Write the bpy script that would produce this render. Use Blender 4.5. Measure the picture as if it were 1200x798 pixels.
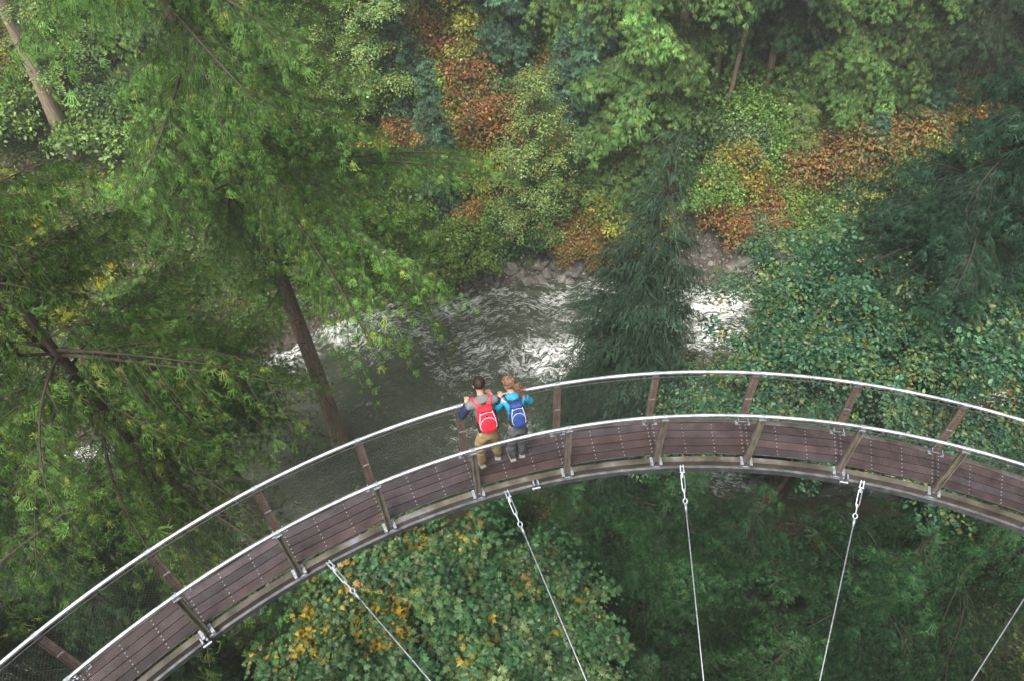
import bpy, bmesh, math, random
import numpy as np
from mathutils import Vector, Matrix

# ------------------------------------------------------------------ clear
for o in list(bpy.data.objects):
    bpy.data.objects.remove(o)
S = bpy.context.scene
COL = S.collection

# ------------------------------------------------------------------ camera
F_PX, PITCH, CAM_H = 937.14, 0.9319, 11.381          # focal length in px of a 1200 px wide frame
cam_d = bpy.data.cameras.new('camera')
cam = bpy.data.objects.new('camera', cam_d)
COL.objects.link(cam)
cam_d.sensor_width = 36.0
cam_d.lens = F_PX / 1200 * 36.0
cam_d.clip_start, cam_d.clip_end = 0.1, 2000
cam.location = (0, 0, CAM_H)
cam.rotation_euler = (math.pi / 2 - PITCH, 0, 0)
S.camera = cam

# ------------------------------------------------------------------ world, sun, exposure
SUN_EL, SUN_AZ = math.radians(66), math.radians(-150)   # azimuth from +Y, towards +X positive
w = bpy.data.worlds.new('World')
S.world = w
w.use_nodes = True
nt = w.node_tree
bg = nt.nodes['Background']
sky = nt.nodes.new('ShaderNodeTexSky')
sky.sky_type = 'NISHITA'
sky.sun_disc = False
sky.sun_elevation = SUN_EL
sky.sun_rotation = SUN_AZ
sky.dust_density = 6.0
sky.air_density = 1.0
sky.ozone_density = 1.0
hs = nt.nodes.new('ShaderNodeHueSaturation')            # cloud cover: a paler, greyer sky
hs.inputs['Saturation'].default_value = 0.42
nt.links.new(sky.outputs[0], hs.inputs['Color'])
nt.links.new(hs.outputs[0], bg.inputs['Color'])
bg.inputs['Strength'].default_value = 0.13
sun_d = bpy.data.lights.new('sun', 'SUN')
sun_d.energy = 3.6
sun_d.angle = math.radians(20)
sun_d.color = (1.0, 0.96, 0.88)
sun = bpy.data.objects.new('sun', sun_d)
COL.objects.link(sun)
sdir = Vector((math.sin(SUN_AZ) * math.cos(SUN_EL), math.cos(SUN_AZ) * math.cos(SUN_EL), math.sin(SUN_EL)))
sun.rotation_euler = (-sdir).to_track_quat('-Z', 'Y').to_euler()
sun.location = sdir * 100
S.view_settings.view_transform = 'Standard'
S.view_settings.look = 'None'
S.view_settings.exposure = 0.66
S.view_settings.gamma = 1.0
S.view_settings.use_curve_mapping = False
S.render.engine = 'CYCLES'
S.cycles.use_denoising = True
S.cycles.max_bounces = 6
S.cycles.diffuse_bounces = 3
S.cycles.glossy_bounces = 2
S.cycles.transmission_bounces = 3
S.cycles.volume_bounces = 1
S.cycles.use_adaptive_sampling = True
S.cycles.adaptive_threshold = 0.02

# ------------------------------------------------------------------ small helpers
def tag(o, label=None, cat=None, group=None, kind=None):
    if label: o['label'] = label
    if cat: o['category'] = cat
    if group: o['group'] = group
    if kind: o['kind'] = kind
    return o

def empty(name, loc=(0, 0, 0), rz=0.0):
    o = bpy.data.objects.new(name, None)
    o.location = loc
    o.rotation_euler = (0, 0, rz)
    o.empty_display_size = 0.3
    COL.objects.link(o)
    return o

def link_mesh(name, me, parent=None, mats=()):
    o = bpy.data.objects.new(name, me)
    COL.objects.link(o)
    for m in mats if isinstance(mats, (list, tuple)) else [mats]:
        me.materials.append(m)
    if parent: o.parent = parent
    return o

def copy_tree(o, parent=None):
    c = o.copy()
    COL.objects.link(c)
    c.parent = parent
    for ch in [x for x in o.children]:
        copy_tree(ch, c)
    return c

def np_mesh(name, V, F, smooth=False, col=None):
    """V (n,3), F list of equal-size index arrays [(m,k), ...]"""
    me = bpy.data.meshes.new(name)
    V = np.asarray(V, np.float32)
    me.vertices.add(len(V))
    me.vertices.foreach_set('co', V.ravel())
    loops = np.concatenate([f.ravel() for f in F]).astype(np.int32)
    sizes = np.concatenate([np.full(len(f), f.shape[1], np.int32) for f in F])
    starts = np.concatenate([[0], np.cumsum(sizes)[:-1]]).astype(np.int32)
    me.loops.add(len(loops))
    me.loops.foreach_set('vertex_index', loops)
    me.polygons.add(len(sizes))
    me.polygons.foreach_set('loop_start', starts)
    if smooth:
        me.polygons.foreach_set('use_smooth', np.ones(len(sizes), bool))
    if col is not None:
        a = me.color_attributes.new('tint', 'FLOAT_COLOR', 'POINT')
        c = np.ones((len(V), 4), np.float32)
        c[:, :3] = col
        a.data.foreach_set('color', c.ravel())
    me.update()
    me.validate()
    return me

_lat = np.random.RandomState(7).rand(64, 64, 64).astype(np.float32)
def vnoise(x, y, z=0.0):
    x, y, z = np.broadcast_arrays(np.asarray(x, float), np.asarray(y, float), np.asarray(z, float))
    xi, yi, zi = np.floor(x).astype(int), np.floor(y).astype(int), np.floor(z).astype(int)
    fx, fy, fz = x - xi, y - yi, z - zi
    fx, fy, fz = [f * f * (3 - 2 * f) for f in (fx, fy, fz)]
    r = 0
    for a in (0, 1):
        for b in (0, 1):
            for c in (0, 1):
                r = r + _lat[(xi + a) % 64, (yi + b) % 64, (zi + c) % 64] * \
                    (fx if a else 1 - fx) * (fy if b else 1 - fy) * (fz if c else 1 - fz)
    return r * 2 - 1
def fbm(x, y, z=0.0, n=4):
    r, a = 0, 1.0
    for i in range(n):
        r = r + a * vnoise(x * 2 ** i + 11.3 * i, y * 2 ** i + 5.7 * i, z * 2 ** i)
        a *= 0.5
    return r

# geometry builder for solid pieces
class MB:
    def __init__(s): s.v, s.f, s.c = [], [], []
    def add(s, V, F, col=None):
        n = len(s.v)
        s.v += [tuple(p) for p in V]
        s.f += [tuple(i + n for i in f) for f in F]
        s.c += [col or (1, 1, 1)] * len(V)
    def frame_box(s, c, ax, ay, az, hx, hy, hz, col=None):
        c, ax, ay, az = Vector(c), Vector(ax).normalized(), Vector(ay).normalized(), Vector(az).normalized()
        V = [c + ax * hx * i + ay * hy * j + az * hz * k for k in (-1, 1) for i, j in ((-1, -1), (1, -1), (1, 1), (-1, 1))]
        s.add(V, [(3, 2, 1, 0), (4, 5, 6, 7), (0, 1, 5, 4), (1, 2, 6, 5), (2, 3, 7, 6), (3, 0, 4, 7)], col)
    def tube(s, P, R, n=8, closed=False, caps=True, col=None):
        P = [Vector(p) for p in P]
        if not hasattr(R, '__len__'): R = [R] * len(P)
        m = len(P)
        V, F = [], []
        prev = None
        for i, p in enumerate(P):
            if closed: t = P[(i + 1) % m] - P[i - 1]
            else: t = P[min(i + 1, m - 1)] - P[max(i - 1, 0)]
            t.normalize()
            if prev is None:
                a = Vector((0, 0, 1)) if abs(t.z) < 0.9 else Vector((1, 0, 0))
                u = t.cross(a).normalized()
            else:
                u = (prev - t * prev.dot(t)).normalized()
            prev = u
            q = t.cross(u)
            for k in range(n):
                a = 2 * math.pi * k / n
                V.append(p + (u * math.cos(a) + q * math.sin(a)) * R[i])
        for i in range(m if closed else m - 1):
            j = (i + 1) % m
            for k in range(n):
                l = (k + 1) % n
                F.append((i * n + k, i * n + l, j * n + l, j * n + k))
        if caps and not closed:
            F.append(tuple(range(n - 1, -1, -1)))
            F.append(tuple((m - 1) * n + k for k in range(n)))
        s.add(V, F, col)
    def dome(s, c, r, n=6, h=0.6):
        V = [Vector(c) + Vector((math.cos(2 * math.pi * k / n) * r, math.sin(2 * math.pi * k / n) * r, 0)) for k in range(n)]
        V += [Vector(c) + Vector((math.cos(2 * math.pi * k / n) * r * .6, math.sin(2 * math.pi * k / n) * r * .6, r * h)) for k in range(n)]
        s.add(V, [(k, (k + 1) % n, n + (k + 1) % n, n + k) for k in range(n)] + [tuple(n + k for k in range(n))])
    def merge_in(s, other, mi):
        n0 = len(s.f); s.add(other.v, other.f, (1, 1, 1)); s.mi = getattr(s, 'mi', {}); s.mi.update({i: mi for i in range(n0, len(s.f))})
    def build(s, name, mat, parent=None, smooth=False):
        me = bpy.data.meshes.new(name)
        me.from_pydata(s.v, [], s.f)
        a = me.color_attributes.new('tint', 'FLOAT_COLOR', 'POINT')
        a.data.foreach_set('color', np.array([(*c, 1) for c in s.c], np.float32).ravel())
        for i, k in getattr(s, 'mi', {}).items(): me.polygons[i].material_index = k
        if smooth:
            for p in me.polygons: p.use_smooth = True
        return link_mesh(name, me, parent, mat)

# ------------------------------------------------------------------ materials
def new_mat(name):
    m = bpy.data.materials.new(name)
    m.use_nodes = True
    t = m.node_tree
    return m, t, t.nodes['Principled BSDF'], t.nodes['Material Output']

def N(t, kind, **kw):
    n = t.nodes.new(kind)
    for k, v in kw.items():
        if k in n.inputs: n.inputs[k].default_value = v
        else: setattr(n, k, v)
    return n

def ramp(t, fac, stops):
    r = t.nodes.new('ShaderNodeValToRGB')
    e = r.color_ramp.elements
    e[0].position, e[0].color = stops[0][0], (*stops[0][1], 1)
    e[1].position, e[1].color = stops[-1][0], (*stops[-1][1], 1)
    for p, c in stops[1:-1]:
        x = e.new(p); x.color = (*c, 1)
    t.links.new(fac, r.inputs[0])
    return r

def foliage_mat(name, rough=0.5, trans=0.3, jitter=0.25, hue=0.03):
    m, t, b, out = new_mat(name)
    at = N(t, 'ShaderNodeAttribute', attribute_name='tint')
    oi = N(t, 'ShaderNodeObjectInfo')
    h = N(t, 'ShaderNodeHueSaturation')
    mv = N(t, 'ShaderNodeMapRange'); mv.inputs['To Min'].default_value = 1 - jitter; mv.inputs['To Max'].default_value = 1 + jitter
    mh = N(t, 'ShaderNodeMapRange'); mh.inputs['To Min'].default_value = 0.5 - hue; mh.inputs['To Max'].default_value = 0.5 + hue
    t.links.new(oi.outputs['Random'], mv.inputs['Value'])
    ml = N(t, 'ShaderNodeMath', operation='FRACT')
    mm = N(t, 'ShaderNodeMath', operation='MULTIPLY'); mm.inputs[1].default_value = 7.31
    t.links.new(oi.outputs['Random'], mm.inputs[0]); t.links.new(mm.outputs[0], ml.inputs[0])
    t.links.new(ml.outputs[0], mh.inputs['Value'])
    t.links.new(at.outputs['Color'], h.inputs['Color'])
    t.links.new(mv.outputs[0], h.inputs['Value'])
    t.links.new(mh.outputs[0], h.inputs['Hue'])
    t.links.new(h.outputs[0], b.inputs['Base Color'])
    b.inputs['Roughness'].default_value = rough
    b.inputs['Specular IOR Level'].default_value = 0.35
    tr = N(t, 'ShaderNodeBsdfTranslucent')
    t.links.new(h.outputs[0], tr.inputs['Color'])
    mx = N(t, 'ShaderNodeMixShader'); mx.inputs[0].default_value = trans
    t.links.new(b.outputs[0], mx.inputs[1]); t.links.new(tr.outputs[0], mx.inputs[2])
    t.links.new(mx.outputs[0], out.inputs['Surface'])
    return m

def noise_mat(name, stops, scale=4.0, rough=0.7, metal=0.0, detail=6, bump=0.0, coord='Object', stretch=None, tint=False, spec=0.5, rough_var=0.0):
    m, t, b, out = new_mat(name)
    tc = N(t, 'ShaderNodeTexCoord')
    mp = N(t, 'ShaderNodeMapping')
    if stretch: mp.inputs['Scale'].default_value = stretch
    t.links.new(tc.outputs[coord], mp.inputs[0])
    n = N(t, 'ShaderNodeTexNoise', Scale=scale, Detail=detail, Roughness=0.6)
    t.links.new(mp.outputs[0], n.inputs['Vector'])
    r = ramp(t, n.outputs['Fac'], stops)
    c = r.outputs[0]
    if tint:
        at = N(t, 'ShaderNodeAttribute', attribute_name='tint')
        mx = N(t, 'ShaderNodeMix', data_type='RGBA', blend_type='MULTIPLY')
        mx.inputs['Factor'].default_value = 1.0
        t.links.new(c, mx.inputs['A']); t.links.new(at.outputs['Color'], mx.inputs['B'])
        c = mx.outputs['Result']
    t.links.new(c, b.inputs['Base Color'])
    b.inputs['Roughness'].default_value = rough
    b.inputs['Metallic'].default_value = metal
    b.inputs['Specular IOR Level'].default_value = spec
    if rough_var:
        mr = N(t, 'ShaderNodeMapRange'); mr.inputs['From Min'].default_value = .3; mr.inputs['From Max'].default_value = .7
        mr.inputs['To Min'].default_value = rough - rough_var; mr.inputs['To Max'].default_value = rough + rough_var
        t.links.new(n.outputs['Fac'], mr.inputs['Value']); t.links.new(mr.outputs[0], b.inputs['Roughness'])
    if bump:
        bp = N(t, 'ShaderNodeBump', Strength=bump, Distance=0.05)
        t.links.new(n.outputs['Fac'], bp.inputs['Height']); t.links.new(bp.outputs[0], b.inputs['Normal'])
    return m

M_NEEDLE = foliage_mat('needle_foliage', 0.55, 0.30, 0.14, 0.006)
M_LEAF = foliage_mat('broad_leaf', 0.42, 0.32, 0.12, 0.012)
M_BARK = noise_mat('bark', [(.25, (.035, .024, .018)), (.5, (.10, .068, .048)), (.75, (.19, .145, .11))], 5, .9, bump=.6, stretch=(3, 3, .5))
M_BARK_PALE = noise_mat('pale_bark', [(.25, (.14, .095, .065)), (.5, (.30, .22, .165)), (.75, (.45, .36, .29))], 4, .9, bump=.5, stretch=(3, 3, .35))
M_TWIG = noise_mat('twig_bark', [(.3, (.02, .015, .01)), (.7, (.075, .058, .04))], 3, .9)
M_STEEL = noise_mat('brushed_steel', [(.3, (.50, .515, .54)), (.5, (.70, .71, .73)), (.7, (.84, .85, .87))], 5, .34, metal=.85, rough_var=.10)
M_GALV = noise_mat('galvanised_steel', [(.3, (.22, .24, .27)), (.6, (.38, .41, .45)), (.75, (.52, .55, .58))], 25, .45, metal=.6, rough_var=.1)
M_POST = noise_mat('weathered_post_timber', [(.25, (.09, .063, .047)), (.5, (.165, .118, .09)), (.8, (.26, .20, .16))], 16, .65, bump=.15, stretch=(1, 1, .3))
M_POSTIN = noise_mat('weathered_steel_post', [(.25, (.10, .085, .07)), (.5, (.21, .185, .15)), (.8, (.36, .32, .26))], 14, .5, metal=.3, stretch=(1, 1, .3))
M_DECK = noise_mat('wet_deck_timber', [(.25, (.5, .46, .46)), (.5, (.9, .9, .9)), (.78, (1.5, 1.5, 1.55))], 3.5, .46, bump=.12, tint=True, rough_var=.12)
M_BEAM = noise_mat('edge_beam_wood_steel', [(.3, (.03, .027, .023)), (.45, (.07, .058, .045)), (.56, (.10, .086, .07)), (.70, (.17, .185, .21))], 2.2, .5, metal=.1, bump=.1, rough_var=.2)
M_CHORD = noise_mat('dull_steel_chord', [(.3, (.07, .075, .08)), (.6, (.16, .165, .17)), (.75, (.26, .28, .30))], 6, .5, metal=.4, rough_var=.1)
M_NET = noise_mat('net_wire', [(.3, (.06, .06, .06)), (.7, (.15, .15, .15))], 10, .5, metal=.5)
M_ROCK = noise_mat('river_rock', [(.25, (.05, .048, .043)), (.5, (.14, .132, .118)), (.8, (.32, .305, .28))], 2.2, .8, bump=.5, tint=True)

# ------------------------------------------------------------------ picking points in the world
def ray(px, py):
    X, Y = (px - 600) / F_PX, -(py - 399) / F_PX
    c, s = math.cos(PITCH), math.sin(PITCH)
    return np.array([X, c + Y * s, -s + Y * c])
def at_z(px, py, z):
    d = ray(px, py); return np.array([0, 0, CAM_H]) + d * ((z - CAM_H) / d[2])
def at_y(px, py, y):
    d = ray(px, py); return np.array([0, 0, CAM_H]) + d * (y / d[1])

# ------------------------------------------------------------------ river course and terrain
WATER = -33.0
_bank_px = [(1500, 345), (1250, 345), (1050, 342), (930, 340), (860, 338), (760, 331), (690, 326), (620, 325), (560, 332), (500, 345),
            (440, 362), (380, 387), (310, 420), (220, 462), (120, 512), (20, 550), (-150, 600), (-420, 660)]
FAR_BANK = np.array([at_z(x, y, WATER)[:2] for x, y in _bank_px])       # right to left
RIVER_W = 16.5
def bank_dist(x, y):
    """signed distance to the far bank line (+ beyond it), and length along it"""
    P = np.stack([np.ravel(x), np.ravel(y)], 1)
    best = np.full(len(P), 1e9); sd = np.zeros(len(P)); al = np.zeros(len(P)); L0 = 0
    for a, b in zip(FAR_BANK[:-1], FAR_BANK[1:]):
        ab = b - a; L = np.hypot(*ab)
        tt = ((P - a) @ ab) / L ** 2
        tc = np.clip(tt, 0, 1)
        q = P - (a + tc[:, None] * ab)
        d = np.hypot(q[:, 0], q[:, 1])
        side = -np.sign(ab[0] * q[:, 1] - ab[1] * q[:, 0])
        k = d < best - 1e-6
        best[k] = d[k]; sd[k] = side[k] * d[k]; al[k] = L0 + tc[k] * L
        L0 += L
    return sd.reshape(np.shape(x)), al.reshape(np.shape(x))
def smooth(a, b, x):
    t = np.clip((x - a) / (b - a), 0, 1); return t * t * (3 - 2 * t)
def ground(x, y):
    x, y = np.asarray(x, float), np.asarray(y, float)
    d, al = bank_dist(x, y)
    n1 = fbm(x * .09, y * .09); n2 = fbm(x * .45 + 9, y * .45)
    far = WATER - .9 + np.clip(d + 3, 0, 3) * .32 + np.clip(d, 0, 4) * .42 + np.clip(d - 4, 0, 60) * (.74 + .0 * n1) + np.clip(d - 64, 0, None) * .05
    far = far + smooth(2, 14, d) * n1 * 1.6 + smooth(-1, 3, d) * n2 * .35
    e = -d - RIVER_W + 1.5 * n1
    near = WATER - .9 + np.clip(e + 3, 0, 3) * .4 + np.clip(e, 0, 40) * .52
    near = near + smooth(0, 6, e) * n1 * 1.0 + smooth(0, 3, e) * n2 * .3
    yc = y - 1.5 * n1 - .0 * x
    cliff = np.clip(4.5 - yc, 0, 4) * 3.2 + np.clip(.5 - yc, 0, 6.0) * 3.0 + smooth(.5, -6, yc) * n2 * .6
    lim = np.where(y < 4.5, -20.0, 100)
    near = np.minimum(near, -19.0 + .25 * n2) + cliff
    near = np.minimum(near, 9.0 + .4 * n2)
    z = np.where(d > -RIVER_W / 2, far, near)
    return z
def gravelly(x): return smooth(-8, -3, x) * (1 - smooth(24, 32, x))
def gz(x, y): return float(ground(np.array([x]), np.array([y]))[0])
def on_ground(px, py):
    d = ray(px, py); o = np.array([0, 0, CAM_H])
    ts = np.linspace(5, 220, 4300)
    P = o + ts[:, None] * d
    below = P[:, 2] < ground(P[:, 0], P[:, 1])
    k = int(np.argmax(below)) if below.any() else len(ts) - 1
    return P[k]

def build_terrain():
    xs = np.concatenate([np.linspace(-135, -62, 25)[:-1], np.linspace(-62, 62, 249), np.linspace(62, 135, 25)[1:]])
    ys = np.concatenate([np.linspace(-44, -12, 13)[:-1], np.linspace(-12, 84, 193), np.linspace(84, 145, 20)[1:]])
    X, Y = np.meshgrid(xs, ys)
    Z = ground(X, Y)
    V = np.stack([X, Y, Z], -1).reshape(-1, 3)
    nx, ny = len(xs), len(ys)
    i = (np.arange(ny - 1)[:, None] * nx + np.arange(nx - 1)[None, :]).ravel()
    F = np.stack([i, i + 1, i + nx + 1, i + nx], 1)
    d, _ = bank_dist(X, Y)
    gv = gravelly(X)
    shore = (smooth(-3, -.3, d) * (1 - smooth(1.0 + 1.6 * gv, 2.2 + 3.3 * gv, d + 1.2 * fbm(X * .3, Y * .3)))).ravel()
    rock = (1 - smooth(1.0, 4.5, Y + 0 * X)).ravel()
    col = np.stack([shore, rock, np.zeros_like(rock)], 1)
    me = np_mesh('terrain', V, [F], True, col)
    m, t, b, out = new_mat('forest_floor')
    tc = N(t, 'ShaderNodeTexCoord')
    at = N(t, 'ShaderNodeAttribute', attribute_name='tint')
    sp = N(t, 'ShaderNodeSeparateColor'); t.links.new(at.outputs['Color'], sp.inputs[0])
    n1 = N(t, 'ShaderNodeTexNoise', Scale=.55, Detail=8, Roughness=.65); t.links.new(tc.outputs['Object'], n1.inputs['Vector'])
    n2 = N(t, 'ShaderNodeTexNoise', Scale=3.0, Detail=8, Roughness=.7); t.links.new(tc.outputs['Object'], n2.inputs['Vector'])
    soil = ramp(t, n2.outputs['Fac'], [(.3, (.02, .016, .01)), (.5, (.055, .042, .026)), (.62, (.10, .07, .04)), (.75, (.16, .10, .055))])
    moss = ramp(t, n2.outputs['Fac'], [(.3, (.012, .022, .007)), (.55, (.035, .06, .015)), (.75, (.07, .095, .03))])
    mf = ramp(t, n1.outputs['Fac'], [(.42, (0, 0, 0)), (.56, (1, 1, 1))])
    mx = N(t, 'ShaderNodeMix', data_type='RGBA')
    t.links.new(mf.outputs[0], mx.inputs['Factor']); t.links.new(soil.outputs[0], mx.inputs['A']); t.links.new(moss.outputs[0], mx.inputs['B'])
    vo = N(t, 'ShaderNodeTexVoronoi', Scale=3.2); t.links.new(tc.outputs['Object'], vo.inputs['Vector'])
    gr = ramp(t, n2.outputs['Fac'], [(.3, (.025, .02, .016)), (.5, (.065, .053, .042)), (.7, (.15, .13, .11))])
    m2 = N(t, 'ShaderNodeMix', data_type='RGBA')
    t.links.new(sp.outputs[0], m2.inputs['Factor']); t.links.new(mx.outputs['Result'], m2.inputs['A']); t.links.new(gr.outputs[0], m2.inputs['B'])
    m3 = N(t, 'ShaderNodeMix', data_type='RGBA')
    rk = ramp(t, n1.outputs['Fac'], [(.3, (.05, .05, .047)), (.55, (.15, .15, .14)), (.75, (.28, .27, .25))])
    t.links.new(sp.outputs[1], m3.inputs['Factor']); t.links.new(m2.outputs['Result'], m3.inputs['A']); t.links.new(rk.outputs[0], m3.inputs['B'])
    t.links.new(m3.outputs['Result'], b.inputs['Base Color'])
    b.inputs['Roughness'].default_value = .9
    bp = N(t, 'ShaderNodeBump', Strength=.6, Distance=.15); t.links.new(n2.outputs['Fac'], bp.inputs['Height']); t.links.new(bp.outputs[0], b.inputs['Normal'])
    tag(link_mesh('terrain', me, None, m), kind='structure')
build_terrain()

def build_river():
    # a band that follows the far bank; u across (0 far .. 1 near), s along
    seg = np.hypot(*(FAR_BANK[1:] - FAR_BANK[:-1]).T); L = np.concatenate([[0], np.cumsum(seg)])
    ss = np.arange(0, L[-1], .22)
    bx, by = np.interp(ss, L, FAR_BANK[:, 0]), np.interp(ss, L, FAR_BANK[:, 1])
    k = np.ones(31) / 31
    bxp, byp = np.pad(bx, 15, 'edge'), np.pad(by, 15, 'edge')
    bx, by = np.convolve(bxp, k, 'valid'), np.convolve(byp, k, 'valid')
    tx, ty = np.gradient(bx), np.gradient(by); l = np.hypot(tx, ty); tx, ty = tx / l, ty / l
    us = np.linspace(-3.0, RIVER_W + 6.5, 116)
    Sg, U = np.meshgrid(np.arange(len(ss)), us, indexing='ij')
    X = bx[Sg] - ty[Sg] * U; Y = by[Sg] + tx[Sg] * U        # right-to-left course: the near side lies to the left
    s = ss[Sg]
    # rapids: places where the bed makes the water break (image positions turned into points on the water)
    spots = [(505, 357, 2.6, .75), (545, 352, 2.2, .6), (590, 352, 1.6, .4), (655, 422, 2.8, .95), (625, 412, 2.2, .7), (615, 358, 1.8, .5), (572, 365, 1.5, .4), (690, 425, 2.2, .9), (600, 345, 2.0, .5), (655, 350, 2.2, .6),
             (690, 345, 2, .6), (840, 362, 2.8, .8), (865, 350, 2.2, .7), (835, 390, 2.0, .9), (400, 385, 2.6, .9), (450, 372, 2.2, .8), (330, 415, 2.4, .9),
             (225, 460, 2.6, 1.1), (150, 505, 2.8, 1.2), (125, 520, 2.4, 1.1), (90, 540, 2.2, .9), (560, 405, 2.2, .5), (430, 425, 2.0, .5), (530, 440, 2.4, .5), (600, 400, 2.6, .5), (740, 360, 3, .8), (790, 365, 3, .8)]
    rap = .24 + .26 * fbm(X * .35, Y * .5, 4.4, 2)
    for px, py, r, a in spots:
        p = at_z(px, py, WATER)
        rap = np.maximum(rap, a * np.exp(-(((X - p[0]) / 1.35) ** 2 + ((Y - p[1]) / .85) ** 2) / r ** 2))
    wob = 1.4 * fbm(s * .16, U * .3, 3.1, 3)
    rid = 1 - np.abs(fbm(s * .26 + wob, (U + wob) * .75, 1.3, 3))
    fine = 1 - np.abs(fbm(s * .9, U * 1.5, 7.3, 3))
    for px, py, r in ((430, 500, 4.5), (350, 560, 5), (480, 470, 3), (300, 500, 4)):
        p = at_z(px, py, WATER); rap = rap - .32 * np.exp(-((X - p[0]) ** 2 + (Y - p[1]) ** 2) / r ** 2)
    rap = np.clip(rap, .0, 1.2)
    Z = WATER + .14 * (rid - .6) * (.5 + rap) + .06 * (fine - .6) * (.5 + rap) + .28 * rap * fbm(s * .35, U * .5, 2.2, 2)
    V = np.stack([X, Y, Z], -1).reshape(-1, 3)
    n0, n1 = X.shape
    i = (np.arange(n0 - 1)[:, None] * n1 + np.arange(n1 - 1)[None, :]).ravel()
    F = np.stack([i, i + n1, i + n1 + 1, i + 1], 1)
    me = np_mesh('river', V, [F], True, np.stack([rap, (s * .0), U * 0], -1).reshape(-1, 3))
    uv = me.uv_layers.new(name='flow')
    li = F.ravel()
    UV = np.stack([s.ravel()[li], U.ravel()[li]], 1).astype(np.float32)
    uv.data.foreach_set('uv', UV.ravel())
    m, t, b, out = new_mat('river_water')
    uvn = N(t, 'ShaderNodeUVMap', uv_map='flow')
    at = N(t, 'ShaderNodeAttribute', attribute_name='tint')
    sp = N(t, 'ShaderNodeSeparateColor'); t.links.new(at.outputs['Color'], sp.inputs[0])
    # swirl the flow coordinates
    wn = N(t, 'ShaderNodeTexNoise', Scale=.3, Detail=3); t.links.new(uvn.outputs[0], wn.inputs['Vector'])
    sub = N(t, 'ShaderNodeVectorMath', operation='SUBTRACT'); sub.inputs[1].default_value = (.5, .5, .5); t.links.new(wn.outputs['Color'], sub.inputs[0])
    scl = N(t, 'ShaderNodeVectorMath', operation='SCALE'); scl.inputs['Scale'].default_value = 3.2; t.links.new(sub.outputs[0], scl.inputs[0])
    add = N(t, 'ShaderNodeVectorMath', operation='ADD'); t.links.new(uvn.outputs[0], add.inputs[0]); t.links.new(scl.outputs[0], add.inputs[1])
    mp = N(t, 'ShaderNodeMapping'); mp.inputs['Scale'].default_value = (.30, 1.25, 1); t.links.new(add.outputs[0], mp.inputs[0])
    fn = N(t, 'ShaderNodeTexNoise', Scale=.95, Detail=7, Roughness=.62); t.links.new(mp.outputs[0], fn.inputs['Vector'])
    # ridges of the noise make foam threads, broken up by a finer noise; the rapids decide how much of it shows
    def math_(op, x, y=None, z=None, clamp=False):
        n_ = N(t, 'ShaderNodeMath', operation=op); n_.use_clamp = clamp
        for i_, v_ in enumerate((x, y, z)):
            if v_ is None: continue
            if hasattr(v_, 'is_linked'): t.links.new(v_, n_.inputs[i_])
            else: n_.inputs[i_].default_value = v_
        return n_.outputs[0]
    def ridge(src, k_): return math_('SUBTRACT', 1.0, math_('MULTIPLY', math_('ABSOLUTE', math_('SUBTRACT', src, .5)), k_), clamp=True)
    fn2 = N(t, 'ShaderNodeTexNoise', Scale=6.5, Detail=8, Roughness=.75); t.links.new(mp.outputs[0], fn2.inputs['Vector'])
    fn3 = N(t, 'ShaderNodeTexNoise', Scale=2.3, Detail=6, Roughness=.65); t.links.new(mp.outputs[0], fn3.inputs['Vector'])
    fn4 = N(t, 'ShaderNodeTexNoise', Scale=.28, Detail=4, Roughness=.6); t.links.new(uvn.outputs[0], fn4.inputs['Vector'])
    thr = math_('MAXIMUM', ridge(fn.outputs['Fac'], 15.0), math_('MULTIPLY', ridge(fn3.outputs['Fac'], 13.0), .75))
    fine = math_('MULTIPLY_ADD', fn2.outputs['Fac'], 3.6, -1.25, clamp=True)
    amount = math_('ADD', math_('MULTIPLY', sp.outputs[0], 1.15), math_('MULTIPLY_ADD', fn4.outputs['Fac'], 2.0, -1.0), clamp=True)
    threads = math_('MULTIPLY', .82, math_('MULTIPLY', math_('MULTIPLY', thr, fine), math_('MULTIPLY_ADD', amount, 1.1, .10, clamp=True)))
    body_ = math_('MULTIPLY', math_('MULTIPLY_ADD', sp.outputs[0], 2.6, -1.15, clamp=True), math_('MULTIPLY_ADD', math_('ADD', fn3.outputs['Fac'], fn2.outputs['Fac']), 3.8, -3.5, clamp=True))
    fo = math_('MAXIMUM', threads, body_)
    fr = ramp(t, fo, [(.12, (0, 0, 0)), (.62, (1, 1, 1))])
    wc = ramp(t, fn2.outputs['Fac'], [(.3, (.016, .022, .011)), (.5, (.036, .046, .024)), (.7, (.085, .10, .06))])
    mx = N(t, 'ShaderNodeMix', data_type='RGBA'); mx.inputs['B'].default_value = (.82, .83, .82, 1)
    t.links.new(fr.outputs[0], mx.inputs['Factor']); t.links.new(wc.outputs[0], mx.inputs['A'])
    t.links.new(mx.outputs['Result'], b.inputs['Base Color'])
    mr = N(t, 'ShaderNodeMapRange'); mr.inputs['To Min'].default_value = .20; mr.inputs['To Max'].default_value = .8
    t.links.new(fr.outputs[0], mr.inputs['Value']); t.links.new(mr.outputs[0], b.inputs['Roughness'])
    bp = N(t, 'ShaderNodeBump', Strength=.40, Distance=.2); t.links.new(fn2.outputs['Fac'], bp.inputs['Height']); t.links.new(bp.outputs[0], b.inputs['Normal'])
    tag(link_mesh('river', me, None, m), kind='structure')
build_river()

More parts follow.
